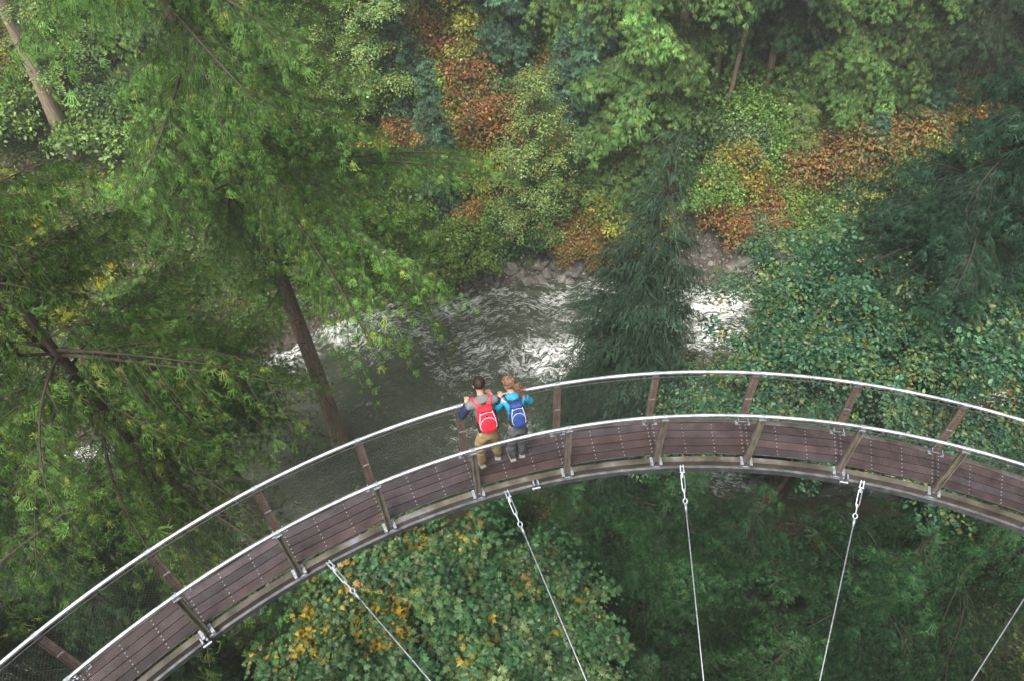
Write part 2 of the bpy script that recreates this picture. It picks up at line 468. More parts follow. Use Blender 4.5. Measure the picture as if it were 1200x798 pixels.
# ------------------------------------------------------------------ foliage building
def frames(D, UPV, roll=None):
    D = D / np.linalg.norm(D, axis=1, keepdims=True)
    Yv = np.cross(UPV, D); l = np.linalg.norm(Yv, axis=1, keepdims=True); Yv = Yv / np.maximum(l, 1e-6)
    Zv = np.cross(D, Yv)
    if roll is not None:
        c, s = np.cos(roll)[:, None], np.sin(roll)[:, None]
        Yv, Zv = Yv * c + Zv * s, Zv * c - Yv * s
    return np.stack([D, Yv, Zv], 1)      # rows: template axes

def stamp(tpl, O, Fr, sc, c0, c1):
    """tpl: (verts K,3 ; faces (m,k) ; g K) stamped M times"""
    TV, TF, g = tpl
    M, K = len(O), len(TV)
    V = O[:, None, :] + np.einsum('ki,mij->mkj', TV, Fr) * sc[:, None, None]
    F = TF[None] + (np.arange(M) * K)[:, None, None]
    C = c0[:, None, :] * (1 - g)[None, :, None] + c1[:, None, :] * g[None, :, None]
    return V.reshape(-1, 3), F.reshape(-1, TF.shape[1]), C.reshape(-1, 3)

def frond_tpl(rs, n=12, ang=55, l0=.34, wid=.05, curve=.25, tipl=.25, sag=.1):
    V, F, g = [], [], []
    def kite(p, d, L, w, z0=0.0):
        d = d / np.linalg.norm(d); s = np.array([-d[1], d[0], 0.0])
        k = len(V)
        for q in (p, p + d * L * .45 + s * w, p + d * L, p + d * L * .45 - s * w):
            z = -curve * q[0] ** 2 - sag * abs(q[1]) + z0
            V.append((q[0], q[1], z)); g.append(min(1, max(0, .15 + .8 * abs(q[1]) / max(l0, .01) * .7 + .35 * q[0])))
        F.append((k, k + 1, k + 2, k + 3))
    for i in range(n):
        x = .04 + .9 * i / n
        for sgn in (-1, 1):
            a = math.radians(ang + rs.uniform(-12, 12)) * sgn
            L = l0 * (1 - .72 * (i / n) ** 1.2) * rs.uniform(.7, 1.15)
            kite(np.array([x + rs.uniform(-.02, .02), 0, 0.]), np.array([math.cos(a), math.sin(a), 0.]), L, wid * rs.uniform(.8, 1.2), rs.uniform(-.03, .03))
    kite(np.array([.0, 0, 0.]), np.array([1., 0, 0]), .62, wid * .5)
    kite(np.array([.7, 0, 0.]), np.array([1., 0, 0]), tipl + .1, wid * .9)
    return np.array(V), np.array(F), np.array(g)

def fan_tpl(rs, ns=5, spread=15, pairs=2, wid=.020, side=.15, curve=.35, sag=.25):
    """a hand-shaped spray: several thin strands from one twig, each with short side needles"""
    V, F, g = [], [], []
    def kite(p, d, L, w, gb, ge):
        d = d / np.linalg.norm(d); s = np.array([-d[1], d[0], 0.0]); k = len(V)
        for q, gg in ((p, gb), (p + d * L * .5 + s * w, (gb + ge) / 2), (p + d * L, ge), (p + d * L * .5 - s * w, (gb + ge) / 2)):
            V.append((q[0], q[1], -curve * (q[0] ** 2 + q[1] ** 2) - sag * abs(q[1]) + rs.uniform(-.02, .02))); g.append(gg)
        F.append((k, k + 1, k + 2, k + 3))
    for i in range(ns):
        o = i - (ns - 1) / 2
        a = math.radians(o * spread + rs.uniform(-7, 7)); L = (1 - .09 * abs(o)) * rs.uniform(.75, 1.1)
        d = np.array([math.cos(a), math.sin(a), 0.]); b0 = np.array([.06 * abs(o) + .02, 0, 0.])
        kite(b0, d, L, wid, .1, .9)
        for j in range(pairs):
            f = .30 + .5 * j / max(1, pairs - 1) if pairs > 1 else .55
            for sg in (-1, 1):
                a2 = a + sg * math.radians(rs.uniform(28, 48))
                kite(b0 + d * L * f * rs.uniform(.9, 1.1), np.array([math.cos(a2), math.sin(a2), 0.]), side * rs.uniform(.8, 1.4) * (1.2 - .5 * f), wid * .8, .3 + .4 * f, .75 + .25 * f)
    return np.array(V), np.array(F), np.array(g)

def tubes_np(paths, radii, n=4):
    """many thin tapered limbs in one mesh: paths list of (k,3), radii list of (k,)"""
    Vs, Fs, base = [], [], 0
    for P, R in zip(paths, radii):
        k = len(P)
        T = np.gradient(P, axis=0); T /= np.maximum(np.linalg.norm(T, axis=1, keepdims=True), 1e-6)
        A = np.where(np.abs(T[:, 2:3]) < .9, np.array([[0, 0, 1.]]), np.array([[1., 0, 0]]))
        U = np.cross(T, A); U /= np.maximum(np.linalg.norm(U, axis=1, keepdims=True), 1e-6)
        W = np.cross(T, U)
        a = 2 * np.pi * np.arange(n) / n
        V = P[:, None] + (U[:, None] * np.cos(a)[None, :, None] + W[:, None] * np.sin(a)[None, :, None]) * R[:, None, None]
        Vs.append(V.reshape(-1, 3))
        i = np.arange(k - 1)[:, None] * n + np.arange(n)[None]
        j = np.arange(k - 1)[:, None] * n + (np.arange(n)[None] + 1) % n
        Fs.append((np.stack([i, j, j + n, i + n], -1).reshape(-1, 4)) + base)
        base += k * n
    return np.concatenate(Vs), [np.concatenate(Fs)]

def trunk_mesh(name, H, r, rs, lean=.0, n=14, steps=26, top=.02):
    t = np.linspace(0, 1, steps)
    P = np.stack([lean * H * .04 * np.sin(t * 3 + rs.rand() * 6) - lean * H * .04 * np.sin(rs.rand() * 0), lean * H * .03 * np.sin(t * 4.3), t * H], 1)
    P[:, :2] -= P[0, :2]
    R = r * ((1 - t) ** .8 * (1 - top) + top) * (1 + .55 * np.exp(-t * H / 1.0))
    P[0, 2] = -1.2
    V, F = tubes_np([P], [R], n)
    V = V + .06 * r * np.stack([fbm(V[:, 0] * 2, V[:, 1] * 2, V[:, 2] * .3), fbm(V[:, 0] * 2 + 5, V[:, 1] * 2, V[:, 2] * .3), 0 * V[:, 0]], 1)
    return np_mesh(name, V, F, True), P, R

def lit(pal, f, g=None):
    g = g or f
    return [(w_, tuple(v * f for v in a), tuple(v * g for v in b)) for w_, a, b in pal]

def pick_cols(rs, n, pal, jit=.18):
    """pal: [(weight, base rgb, tip rgb)]"""
    wts = np.array([p[0] for p in pal]); k = rs.choice(len(pal), n, p=wts / wts.sum())
    a = np.array([p[1] for p in pal])[k]; b = np.array([p[2] for p in pal])[k]
    j = np.exp(rs.randn(n, 1) * jit)
    return a * j, b * j

def conifer(seed, H, R, z0, pw, nb, dz, rise, droop, fl, step, tpls, pal, trunk_r, gap=.35, hang=.5, ang=58, lean=.5, fullness=.6, dead=0, extra=0, side=.55, asym=0.0, asym_az=0.0):
    rs = np.random.RandomState(seed)
    tme, TP, TR = trunk_mesh('trunk', H, trunk_r, rs, lean)
    O, D, U, SC, CS = [], [], [], [], []
    paths, rads = [], []
    z = z0
    while z < H - .3:
        t = (z - z0) / (H - z0)
        prof = (1 - t) ** pw * min(1.0, fullness + t * 3.0)
        cx, cy = np.interp(z, TP[:, 2], TP[:, 0]), np.interp(z, TP[:, 2], TP[:, 1])
        for b in range(nb):
            az = rs.rand() * 2 * np.pi
            zz = z + rs.uniform(-.5, .5) * dz
            nn = vnoise(np.cos(az) * 1.3 + 20, np.sin(az) * 1.3 + 20, zz * .33 + seed)
            L = R * prof * rs.uniform(.62, 1.05) * (1 + gap * nn) * (1 + asym * np.cos(az - asym_az)) + .25
            if L < .2: continue
            k = max(4, int(L / step))
            s = np.linspace(.0, 1, k + 1)
            ca, sa = np.cos(az), np.sin(az)
            bend = rs.uniform(-.25, .25)
            rr = s * L
            a2 = az + bend * s
            dr = droop * rs.uniform(.75, 1.25); ri = rise * rs.uniform(.7, 1.3) + .25 * t
            P = np.stack([cx + rr * np.cos(a2), cy + rr * np.sin(a2), zz + L * (ri * s - dr * s ** 2)], 1)
            T = np.gradient(P, axis=0); T /= np.linalg.norm(T, axis=1, keepdims=True)
            paths.append(P[::2] if k > 5 else P); nr = len(paths[-1])
            rads.append((.010 + .011 * L) * (1 - np.linspace(0, 1, nr) * .9))
            cj = np.exp(rs.randn() * .26)
            def dress(P, T, s, i0, k0):
                """fronds along both sides of a twig, and its tip"""
                for sg in (-1, 1) + (0,) * extra:
                    ii = i0[rs.rand(len(i0)) > .05]
                    if not len(ii): continue
                    Tn = T[ii]; Sd = np.stack([-Tn[:, 1], Tn[:, 0], 0 * Tn[:, 0]], 1) * (sg or 1) * (1 if sg else np.sign(rs.randn(len(ii), 1)) * .35)
                    if not sg: Tn = Tn * .6 - np.array([0, 0, .45])
                    if sg: Sd /= np.maximum(np.linalg.norm(Sd, axis=1, keepdims=True), 1e-6)
                    a = np.radians(ang + rs.uniform(-18, 18, len(ii)))[:, None]
                    dd = np.cos(a) * Tn + np.sin(a) * Sd
                    dd[:, 2] -= hang * rs.uniform(.5, 1.5, len(ii))
                    O.append(P[ii] + rs.randn(len(ii), 3) * .03); D.append(dd)
                    SC.append(k0 * fl * (1.0 - .45 * s[ii]) * rs.uniform(.65, 1.2, len(ii)) * min(1, .55 + L / R * 1.1))
                    U.append(np.stack([0 * ii, 0 * ii, 1 + 0. * ii], 1) + rs.randn(len(ii), 3) * .42); CS.append(np.full(len(ii), cj))
                O.append(P[-1:]); dd = T[-1:].copy(); dd[:, 2] -= hang * .6; D.append(dd); SC.append(np.array([k0 * fl * .8 * rs.uniform(.8, 1.2)])); U.append(np.array([[0, 0, 1.]]) + rs.randn(1, 3) * .4); CS.append(np.array([cj]))
            s_in = rs.uniform(.08, .2)
            dress(P, T, s, np.arange(k + 1)[s > s_in], 1.0)
            if side and L > 1.2:
                nst = max(2, int(L / side))
                for q in range(nst):
                    sq = s_in + (.93 - s_in) * (q + rs.rand() * .6) / nst
                    i = min(k, int(round(sq * k)))
                    for sg in (-1, 1):
                        if rs.rand() < .12: continue
                        L2 = (.20 + .42 * (1 - sq)) * L * rs.uniform(.6, 1.1) + .15
                        L2 = min(L2, 2.3)
                        k2 = max(2, int(L2 / (step * 1.1)))
                        s2 = np.linspace(0, 1, k2 + 1)
                        ah = a2[i] + sg * np.radians(rs.uniform(36, 60)) - sg * .35 * s2
                        P2 = P[i] + np.stack([s2 * L2 * np.cos(ah), s2 * L2 * np.sin(ah), L2 * (T[i, 2] * .5 * s2 - (dr * .8 + hang * .35) * s2 ** 2)], 1)
                        T2 = np.gradient(P2, axis=0); T2 /= np.linalg.norm(T2, axis=1, keepdims=True)
                        dress(P2, T2, s2, np.arange(1, k2 + 1), .92)
                        if L2 > .9:
                            paths.append(P2); rads.append((.004 + .005 * L2) * (1 - s2 * .85))
        z += dz * (1 - .35 * t)
    # leader
    for q in range(10):
        az = rs.rand() * 6.28
        O.append(np.array([[TP[-1, 0], TP[-1, 1], H - rs.rand() * .8]])); D.append(np.array([[np.cos(az), np.sin(az), .6]])); SC.append(np.array([fl * .6])); U.append(np.array([[0, 0, 1.]])); CS.append(np.ones(1))
    O, D, U, SC, CS = [np.concatenate(q) for q in (O, D, U, SC, CS)]
    Fr = frames(D, U)
    c0, c1 = pick_cols(rs, len(O), pal, .17)
    # whole boughs share a tone; slow drift over the crown
    dr = (1 + .22 * fbm(O[:, 0] * .35, O[:, 1] * .35, O[:, 2] * .35 + seed, 2))[:, None] * CS[:, None]
    c0, c1 = c0 * dr, c1 * dr
    parts, base, Vs, Fs, Cs = rs.randint(0, len(tpls), len(O)), 0, [], [], []
    for k, tp in enumerate(tpls):
        q = parts == k
        if not q.any(): continue
        V, F, C = stamp(tp, O[q], Fr[q], SC[q], c0[q], c1[q])
        Vs.append(V); Fs.append(F + base); Cs.append(C); base += len(V)
    crown = np_mesh('crown', np.concatenate(Vs), [np.concatenate(Fs)], False, np.clip(np.concatenate(Cs), 0, 1))
    # bare dead twigs low on the trunk
    for q in range(dead):
        zz = rs.uniform(.08 * H, z0 + 3); az = rs.rand() * 6.28; L = rs.uniform(.8, 2.6)
        s = np.linspace(0, 1, 6)
        paths.append(np.stack([s * L * np.cos(az + s * .4), s * L * np.sin(az + s * .4), zz + L * (.1 * s - .45 * s ** 2)], 1)); rads.append(.022 * (1 - .85 * s))
    V, F = tubes_np(paths, rads, 4)
    limbs = np_mesh('limbs', V, F, True)
    return tme, limbs, crown

def make_tree(name, meshes, bark, leafm):
    r = empty(name)
    link_mesh('trunk', meshes[0], r, bark)
    link_mesh('limbs', meshes[1], r, M_TWIG)
    link_mesh('crown', meshes[2], r, leafm)
    return r

def maple_tpl(rs):
    # five-lobed leaf, stem at the origin, blade along +x, folded a little along the midrib
    pts = [(0, 0), (-.06, .36), (.16, .20), (.20, .66), (.38, .24), (.66, .56), (.60, .20), (1.06, 0)]
    P = pts + [(x, -y) for x, y in pts[::-1][1:-1]]
    V = [(x, y, -.18 * x * x - .22 * abs(y)) for x, y in P]
    n = len(V)
    V.append((.38, 0, .0)); g = [.3 + .5 * min(1, math.hypot(x - .38, y) / .5) for x, y in P] + [.2]
    F = [(n, i, (i + 1) % n) for i in range(n)]
    return np.array(V), np.array(F), np.array(g)
def oval_tpl(w=.3, fold=.25):
    P = [(0, 0), (.3, w), (.68, w * .8), (1, 0), (.68, -w * .8), (.3, -w)]
    V = [(x, y, -.2 * x * x - fold * abs(y)) for x, y in P]
    return np.array(V), np.array([(0, 1, 2, 3), (0, 3, 4, 5)]), np.array([.2, .5, .8, 1, .8, .5])

def broadleaf(seed, H, lobes, ncl, lpc, leaf, tpl, pal, trunk_r, clr=.38, stems=1, fill=.2, spread=.0, droopy=.35, patch=None, lump=.2, tilt=.3, twigs=24):
    """lobes: (cx, cy, cz, rx, ry, rz); clusters of leaves sit on twig tips over the lobes"""
    rs = np.random.RandomState(seed)
    lob = np.array(lobes, float)
    area = lob[:, 3] * lob[:, 4] + lob[:, 3] * lob[:, 5]
    k = rs.choice(len(lob), ncl, p=area / area.sum())
    # every lobe carries a few dozen leafy twigs of uneven reach; the clusters sit along them
    tw = rs.randn(len(lob), twigs, 3); tw /= np.linalg.norm(tw, axis=2, keepdims=True)
    tw[:, :, 2] = np.where(tw[:, :, 2] < -.35, -tw[:, :, 2] * .6, tw[:, :, 2])
    tl = rs.uniform(.72, 1.22, (len(lob), twigs))
    ti = rs.randint(0, twigs, ncl)
    d = tw[k, ti] + rs.randn(ncl, 3) * .13; d /= np.linalg.norm(d, axis=1, keepdims=True)
    rr = np.where(rs.rand(ncl) < fill, rs.uniform(.4, .8, ncl), 1 - .45 * rs.rand(ncl) ** 1.6) * tl[k, ti]
    bump = 1 + lump * fbm(d[:, 0] * 2.6 + seed, d[:, 1] * 2.6, d[:, 2] * 2.6 + k * 3, 3)
    C = lob[k, :3] + d * lob[k, 3:6] * (rr * bump)[:, None]
    outw = d / lob[k, 3:6]; outw /= np.linalg.norm(outw, axis=1, keepdims=True)
    cl0, cl1 = pick_cols(rs, ncl, pal, .26)
    if patch is not None:
        for (px, py, pz, pr, prob, ca, cb) in patch:
            q = (np.linalg.norm((C - np.array([px, py, pz])) , axis=1) < pr) & (rs.rand(ncl) < prob)
            cl0[q], cl1[q] = ca, cb
    dr = (1 + .2 * fbm(C[:, 0] * .4, C[:, 1] * .4, C[:, 2] * .4 + seed, 2))[:, None]
    cl0, cl1 = cl0 * dr, cl1 * dr
    M = ncl * lpc
    ci = np.repeat(np.arange(ncl), lpc)
    # rosette: leaves fan out round the twig tip
    ax = outw[ci] * .55 + np.array([0, 0, 1.]) ; ax /= np.linalg.norm(ax, axis=1, keepdims=True)
    ra = rs.rand(M) * 2 * np.pi
    t1 = np.cross(ax, np.array([0.3, 0.9, .1])); t1 /= np.linalg.norm(t1, axis=1, keepdims=True); t2 = np.cross(ax, t1)
    rad = np.cos(ra)[:, None] * t1 + np.sin(ra)[:, None] * t2
    off = rs.rand(M) ** .6
    size = leaf * rs.uniform(.5, 1.3, M) * rs.uniform(.75, 1.2, ncl)[ci]
    crs = (clr * rs.uniform(.55, 1.35, ncl))[ci]
    O = C[ci] + rad * (off * crs)[:, None] + ax * ((1 - off) * crs * .55 + rs.randn(M) * crs * .18)[:, None]
    D = rad * (0.5 + off)[:, None] + ax * (.35 - droopy * off + rs.randn(M) * .25)[:, None] + rs.randn(M, 3) * .25
    UPv = ax + rs.randn(M, 3) * tilt
    Fr = frames(D, UPv)
    j = np.exp(rs.randn(M, 1) * .14)
    V, F, Cc = stamp(tpl, O, Fr, size, cl0[ci] * j, cl1[ci] * j)
    crown = np_mesh('crown', V, [F], False, np.clip(Cc, 0, 1))
    # wood
    paths, rads = [], []
    base = np.array([0, 0, 0.])
    forks = []
    for s in range(stems):
        a = s * 2 * np.pi / max(1, stems) + rs.rand()
        top = lob[:, :3].mean(0) * np.array([1, 1, .8]) + (np.array([np.cos(a), np.sin(a), 0]) * spread if stems > 1 else 0)
        t = np.linspace(0, 1, 12)[:, None]
        P = base + np.array([np.cos(a), np.sin(a), 0]) * (.25 * (stems > 1)) + t * (top - base) + np.array([np.cos(a), np.sin(a), 0]) * np.sin(t * 3.1) * spread * .3
        P[0, 2] = -1.0
        paths.append(P); rads.append(trunk_r * (1 - .72 * t[:, 0]) * (1 + .5 * np.exp(-t[:, 0] * 12)))
        forks.append(P)
    tv, tf = tubes_np(paths, rads, 10)
    tme = np_mesh('trunk', tv, tf, True)
    paths, rads = [], []
    for l in range(len(lob)):
        fk = forks[l % len(forks)]; a = fk[rs.randint(5, 11)]
        m_ = (a + lob[l, :3]) / 2 + np.array([0, 0, .5])
        t = np.linspace(0, 1, 8)[:, None]
        P = (1 - t) ** 2 * a + 2 * t * (1 - t) * m_ + t ** 2 * lob[l, :3]
        paths.append(P); rads.append(trunk_r * .45 * (1 - .7 * t[:, 0]))
        for q in rs.choice(np.where(k == l)[0], min(16, (k == l).sum()), replace=False) if (k == l).any() else []:
            s0 = P[rs.randint(3, 8)]
            mm = (s0 + C[q]) / 2 + np.array([0, 0, .25])
            t2_ = np.linspace(0, 1, 6)[:, None]
            paths.append((1 - t2_) ** 2 * s0 + 2 * t2_ * (1 - t2_) * mm + t2_ ** 2 * C[q]); rads.append(trunk_r * .14 * (1 - .8 * t2_[:, 0]))
    V, F = tubes_np(paths, rads, 5)
    return tme, np_mesh('limbs', V, F, True), crown

# ------------------------------------------------------------------ the curved walkway
WC = Vector((3.0645, -5.2292, 0))
R_RAIL_IN, R_POST_IN, R_RAIL_OUT, R_POST_OUT, RAIL_H = 11.476, 11.43, 12.264, 12.035, 1.1
A0, DA = -0.7045, 0.1275
KS = list(range(-5, 16))
def wp(r, a, z): return Vector((WC.x + r * math.sin(a), WC.y + r * math.cos(a), z))
def wt(a): return Vector((math.cos(a), -math.sin(a), 0))
def wr(a): return Vector((math.sin(a), math.cos(a), 0))
def ang(k): return A0 + DA * k

def build_walkway():
    root = empty('curved_walkway', WC)
    tag(root, 'narrow curved cantilevered walkway with timber deck and steel rails above the forest canyon', 'walkway')
    inv = -WC
    def put(o, parent=None):
        o.parent = parent or root
        if parent is None: o.location = inv
        return o
    rs = random.Random(5)
    amin, amax = ang(KS[0]), ang(KS[-1])
    # deck panels: four boards each, butted at the posts
    for k in KS[:-1]:
        a, b = ang(k), ang(k + 1)
        mb = MB()
        edges = [11.455, 11.598, 11.742, 11.886, 12.03]
        for i in range(4):
            r0, r1 = edges[i] + .006, edges[i + 1] - .006
            tone = rs.uniform(.62, 1.3); red = rs.random()
            c = ((.052 + .010 * red) * tone, (.041 - .005 * red) * tone, (.045 - .012 * red) * tone)
            g = .0035
            P = [wp(r0, a + g / r0, 0), wp(r1, a + g / r1, 0), wp(r1, b - g / r1, 0), wp(r0, b - g / r0, 0)]
            h = rs.uniform(-.0015, .0015)
            V = [p + Vector((0, 0, -.035)) for p in P] + [p + Vector((0, 0, h)) for p in P]
            mb.add(V, [(0, 1, 2, 3), (7, 6, 5, 4), (1, 0, 4, 5), (2, 1, 5, 6), (3, 2, 6, 7), (0, 3, 7, 4)], c)
        sb = MB()
        for fr in (.03, .345, .66, .97):
            for i in range(4):
                for q in (.28, .72):
                    r = edges[i] + (edges[i + 1] - edges[i]) * q
                    sb.dome(wp(r, a, .001).lerp(wp(r, b, .001), fr), .0115, 6, .5)
        mb.merge_in(sb, 1)                                   # screw heads stay in the boards' mesh
        put(mb.build('deck_panel', [M_DECK, M_STEEL]))
    # rails
    n = 170
    for r, nm in ((R_RAIL_IN, 'inner'), (R_RAIL_OUT, 'outer')):
        mb = MB()
        mb.tube([wp(r, amin + (amax - amin) * i / n, RAIL_H) for i in range(n + 1)], .029, 12)
        put(mb.build('handrail', M_STEEL, smooth=True))
        mb = MB()
        off = -.02 if nm == 'inner' else -.03
        mb.tube([wp(r + off, amin + (amax - amin) * i / n, RAIL_H - .075) for i in range(n + 1)], .007, 6)
        put(mb.build('tension_wire', M_NET)); mb = MB()
        rb = R_POST_IN if nm == 'inner' else R_POST_OUT
        mb.tube([wp(rb + .02 * (1 if nm == 'outer' else -1), amin + (amax - amin) * i / n, .05) for i in range(n + 1)], .006, 6)
        put(mb.build('tension_wire', M_NET))
    # netting: two families of slanting wires on each side
    for rb, rt in ((R_POST_IN - .02, R_RAIL_IN - .02), (R_POST_OUT + .02, R_RAIL_OUT - .03)):
        paths, rads = [], []
        sp = .055
        tot = int((amax - amin) * rb / sp)
        rise = RAIL_H - .075 - .05
        for sg in (-1, 1):
            for i in range(tot + 1):
                a0 = amin + (amax - amin) * i / tot
                a1 = a0 + sg * .72 / rb
                pts = []
                for q in np.linspace(0, 1, 6):
                    a = a0 + (a1 - a0) * q
                    if a < amin or a > amax: continue
                    r = rb + (rt - rb) * q
                    pts.append(wp(r, a, .05 + rise * q))
                if len(pts) > 2:
                    paths.append(np.array(pts)); rads.append(np.full(len(pts), .0016))
        V, F = tubes_np(paths, rads, 3)
        o = link_mesh('safety_net', np_mesh('safety_net', V, F), None, M_NET)
        put(o)
    # edge beams under the deck: timber facing over a steel channel
    n = 120
    for r0, r1, z0, z1 in ((11.325, 11.415, -.20, -.06), (12.05, 12.13, -.20, -.05)):
        V, F = [], []
        for i in range(n + 1):
            a = amin + (amax - amin) * i / n
            V += [wp(r0, a, z0), wp(r1, a, z0), wp(r1, a, z1), wp(r0, a, z1)]
        for i in range(n):
            for q in range(4):
                F.append((i * 4 + q, i * 4 + (q + 1) % 4, (i + 1) * 4 + (q + 1) % 4, (i + 1) * 4 + q))
        F += [(3, 2, 1, 0), tuple(n * 4 + q for q in range(4))]
        mb = MB(); mb.add(V, F)
        put(mb.build('edge_beam', M_BEAM))
    mb = MB()
    for r0, z0, r1, z1 in ((11.285, -.33, 11.37, -.205), (12.0, -.34, 12.1, -.21)):
        V, F = [], []
        for i in range(n + 1):
            a = amin + (amax - amin) * i / n
            V += [wp(r0, a, z0), wp(r1, a, z0), wp(r1, a, z1), wp(r0, a, z1)]
        for i in range(n):
            for q in range(4):
                F.append((i * 4 + q, i * 4 + (q + 1) % 4, (i + 1) * 4 + (q + 1) % 4, (i + 1) * 4 + q))
        mb.add(V, F)
    put(mb.build('steel_chord', M_CHORD))
    for k in KS:
        a = ang(k); t, r = wt(a), wr(a); up = Vector((0, 0, 1))
        mb = MB()
        mb.frame_box((wp(11.42, a, -.13) + wp(12.04, a, -.13)) / 2, r, t, up, .31, .035, .065)
        put(mb.build('joist', M_BEAM))
        # outer post: slotted flat bar leaning out
        b0, t0 = wp(R_POST_OUT + .045, a, -.12), wp(R_RAIL_OUT, a, RAIL_H - .03)
        ax = (t0 - b0).normalized(); L = (t0 - b0).length
        nrm = ax.cross(t).normalized()
        mb = MB()
        mb.frame_box((b0 + t0) / 2, t, nrm, ax, .048, .009, L / 2)
        for sg in (-1, 1):
            mb.frame_box((b0 + t0) / 2 + t * .0535 * sg + nrm * .0, t, nrm, ax, .005, .02, L / 2 - .002)
        hb = MB()                                           # slots punched down the bar, seen as dark strips
        for q in range(18):
            c = b0 + ax * (L * (.06 + .9 * q / 18)) 
            for sg in (-1, 1):
                hb.frame_box(c + nrm * .0105 * sg, t, nrm, ax, .017, .002, .011)
        mb.merge_in(hb, 1)
        po = put(mb.build('post', [M_POST, M_NET])); po['label'] = 'brown slotted outer railing post'
        bb = MB()
        bb.frame_box(b0 + ax * L * .52, t, nrm, ax, .052, .022, .012)
        put(bb.build('tie_plate', M_STEEL), po)
        cb = MB()
        for sg in (-1, 1):
            cb.frame_box(wp(R_POST_OUT + .0, a, .03) + t * .075 * sg, r, t, up, .04, .008, .055)
            cb.frame_box(wp(R_POST_OUT - .02, a, -.005 + .012) + t * .095 * sg, r, t, up, .035, .028, .006)
        cb.frame_box(wp(R_POST_OUT + .03, a, -.05), r, t, up, .010, .118, .03)
        put(cb.build('post_bracket', M_GALV), po)
        tb = MB()
        tb.frame_box(wp(R_RAIL_OUT + .002, a, RAIL_H - .045), r, t, up, .02, .055, .02)
        tb.tube([wp(R_RAIL_OUT, a, RAIL_H) - t * .045, wp(R_RAIL_OUT, a, RAIL_H) + t * .045], .034, 10)
        put(tb.build('rail_clamp', M_GALV), po)
        # inner post: twin flat bars
        b0, t0 = wp(R_POST_IN - .085, a, -.10), wp(R_RAIL_IN, a, RAIL_H - .035)
        ax = (t0 - b0).normalized(); L = (t0 - b0).length; nrm = ax.cross(t).normalized()
        mb = MB()
        for sg in (-1, 1):
            mb.frame_box((b0 + t0) / 2 + t * .034 * sg, t, nrm, ax, .010, .035, L / 2)
        mb.frame_box((b0 + t0) / 2 , t, nrm, ax, .0235, .006, L / 2 - .04, (.25, .2, .18))
        pi_ = put(mb.build('post', M_POSTIN)); pi_['label'] = 'grey twin bar inner railing post'
        cb = MB()
        for sg in (-1, 1):
            cb.frame_box(wp(11.34, a, -.045) + t * .072 * sg, r, t, up, .075, .022, .012)
            cb.frame_box(wp(11.312, a, -.10) + t * .072 * sg, r, t, up, .010, .022, .075)
            for q in (-.03, .03):
                cb.dome(wp(11.34 + q, a, -.033) + t * .078 * sg, .010)
        cb.frame_box(wp(11.31, a, -.19), r, t, up, .012, .090, .02)
        put(cb.build('post_bracket', M_GALV), pi_)
        tb = MB()
        tb.frame_box(wp(R_RAIL_IN - .005, a, RAIL_H - .06), r, t, up, .042, .05, .018)
        tb.tube([wp(R_RAIL_IN, a, RAIL_H) - t * .035, wp(R_RAIL_IN, a, RAIL_H) + t * .035], .033, 10)
        put(tb.build('rail_clamp', M_GALV), pi_)
    # lug plates on the inside edge
    for px, py in ((232, 742), (620, 552), (985, 555)):
        p = at_z(px, py, -.2); a = math.atan2(p[0] - WC.x, p[1] - WC.y)
        mb = MB(); t, r = wt(a), wr(a); up = Vector((0, 0, 1))
        mb.frame_box(wp(11.28, a, -.17), r, t, up, .045, .012, .10)
        mb.frame_box(wp(11.28, a, -.17) + t * .07, r, t, up, .045, .012, .10)
        mb.tube([wp(11.235, a, -.18) - t * .03, wp(11.235, a, -.18) + t * .10], .02, 8)
        put(mb.build('lug_plate', M_GALV))
    return root
WALK = build_walkway()

# ------------------------------------------------------------------ stay cables from the deck edge back to the cliff
ANCHOR = Vector((3.35, -1.0, -4.1))
def build_stay(px, py, label):
    p = Vector(at_z(px, py, -.17)); a = math.atan2(p.x - WC.x, p.y - WC.y)
    p = wp(11.285, a, -.16)
    end = ANCHOR + Vector(((px - 800) / 800 * .5, 0, 0))
    d = (end - p); L = d.length; d.normalize()
    u = d.cross(Vector((0, 0, 1))).normalized(); v = d.cross(u)
    root = empty('stay_cable', p)
    tag(root, label, 'cable', 'steel stay cables under the walkway')
    def put(o):
        o.parent = root; o.location = -p; return o
    mb = MB(); mb.tube([p + d * (.70), p + d * L], .0105, 8)
    put(mb.build('cable', M_GALV, smooth=True))
    mb = MB()
    for sg in (-1, 1):
        mb.tube([p - d * .03 + u * .022 * sg, p + d * .09 + u * .026 * sg], .014, 6)
    mb.tube([p + u * .034, p - u * .034], .010, 8)
    mb.tube([p + d * .09 + u * .04, p + d * .09 - u * .04], .016, 8)
    put(mb.build('fork_end', M_GALV))
    mb = MB()
    for sg in (-1, 1):
        mb.tube([p + d * .10 + u * .006 * sg, p + d * .14 + u * .025 * sg, p + d * .36 + u * .025 * sg, p + d * .41 + u * .006 * sg], .009, 6)
    mb.tube([p + d * .08, p + d * .17], .014, 8); mb.tube([p + d * .35, p + d * .50], .013, 8)
    put(mb.build('turnbuckle', M_GALV, smooth=False))
    mb = MB()
    mb.tube([p + d * .545 + (u * math.cos(x) + d * math.sin(x) * 1.2) * .033 for x in np.linspace(0, 2 * math.pi, 17)[:-1]], .013, 8, closed=True)
    mb.tube([p + d * .59, p + d * .74], [.026, .017], 8)
    put(mb.build('shackle', M_GALV, smooth=True))
    return root
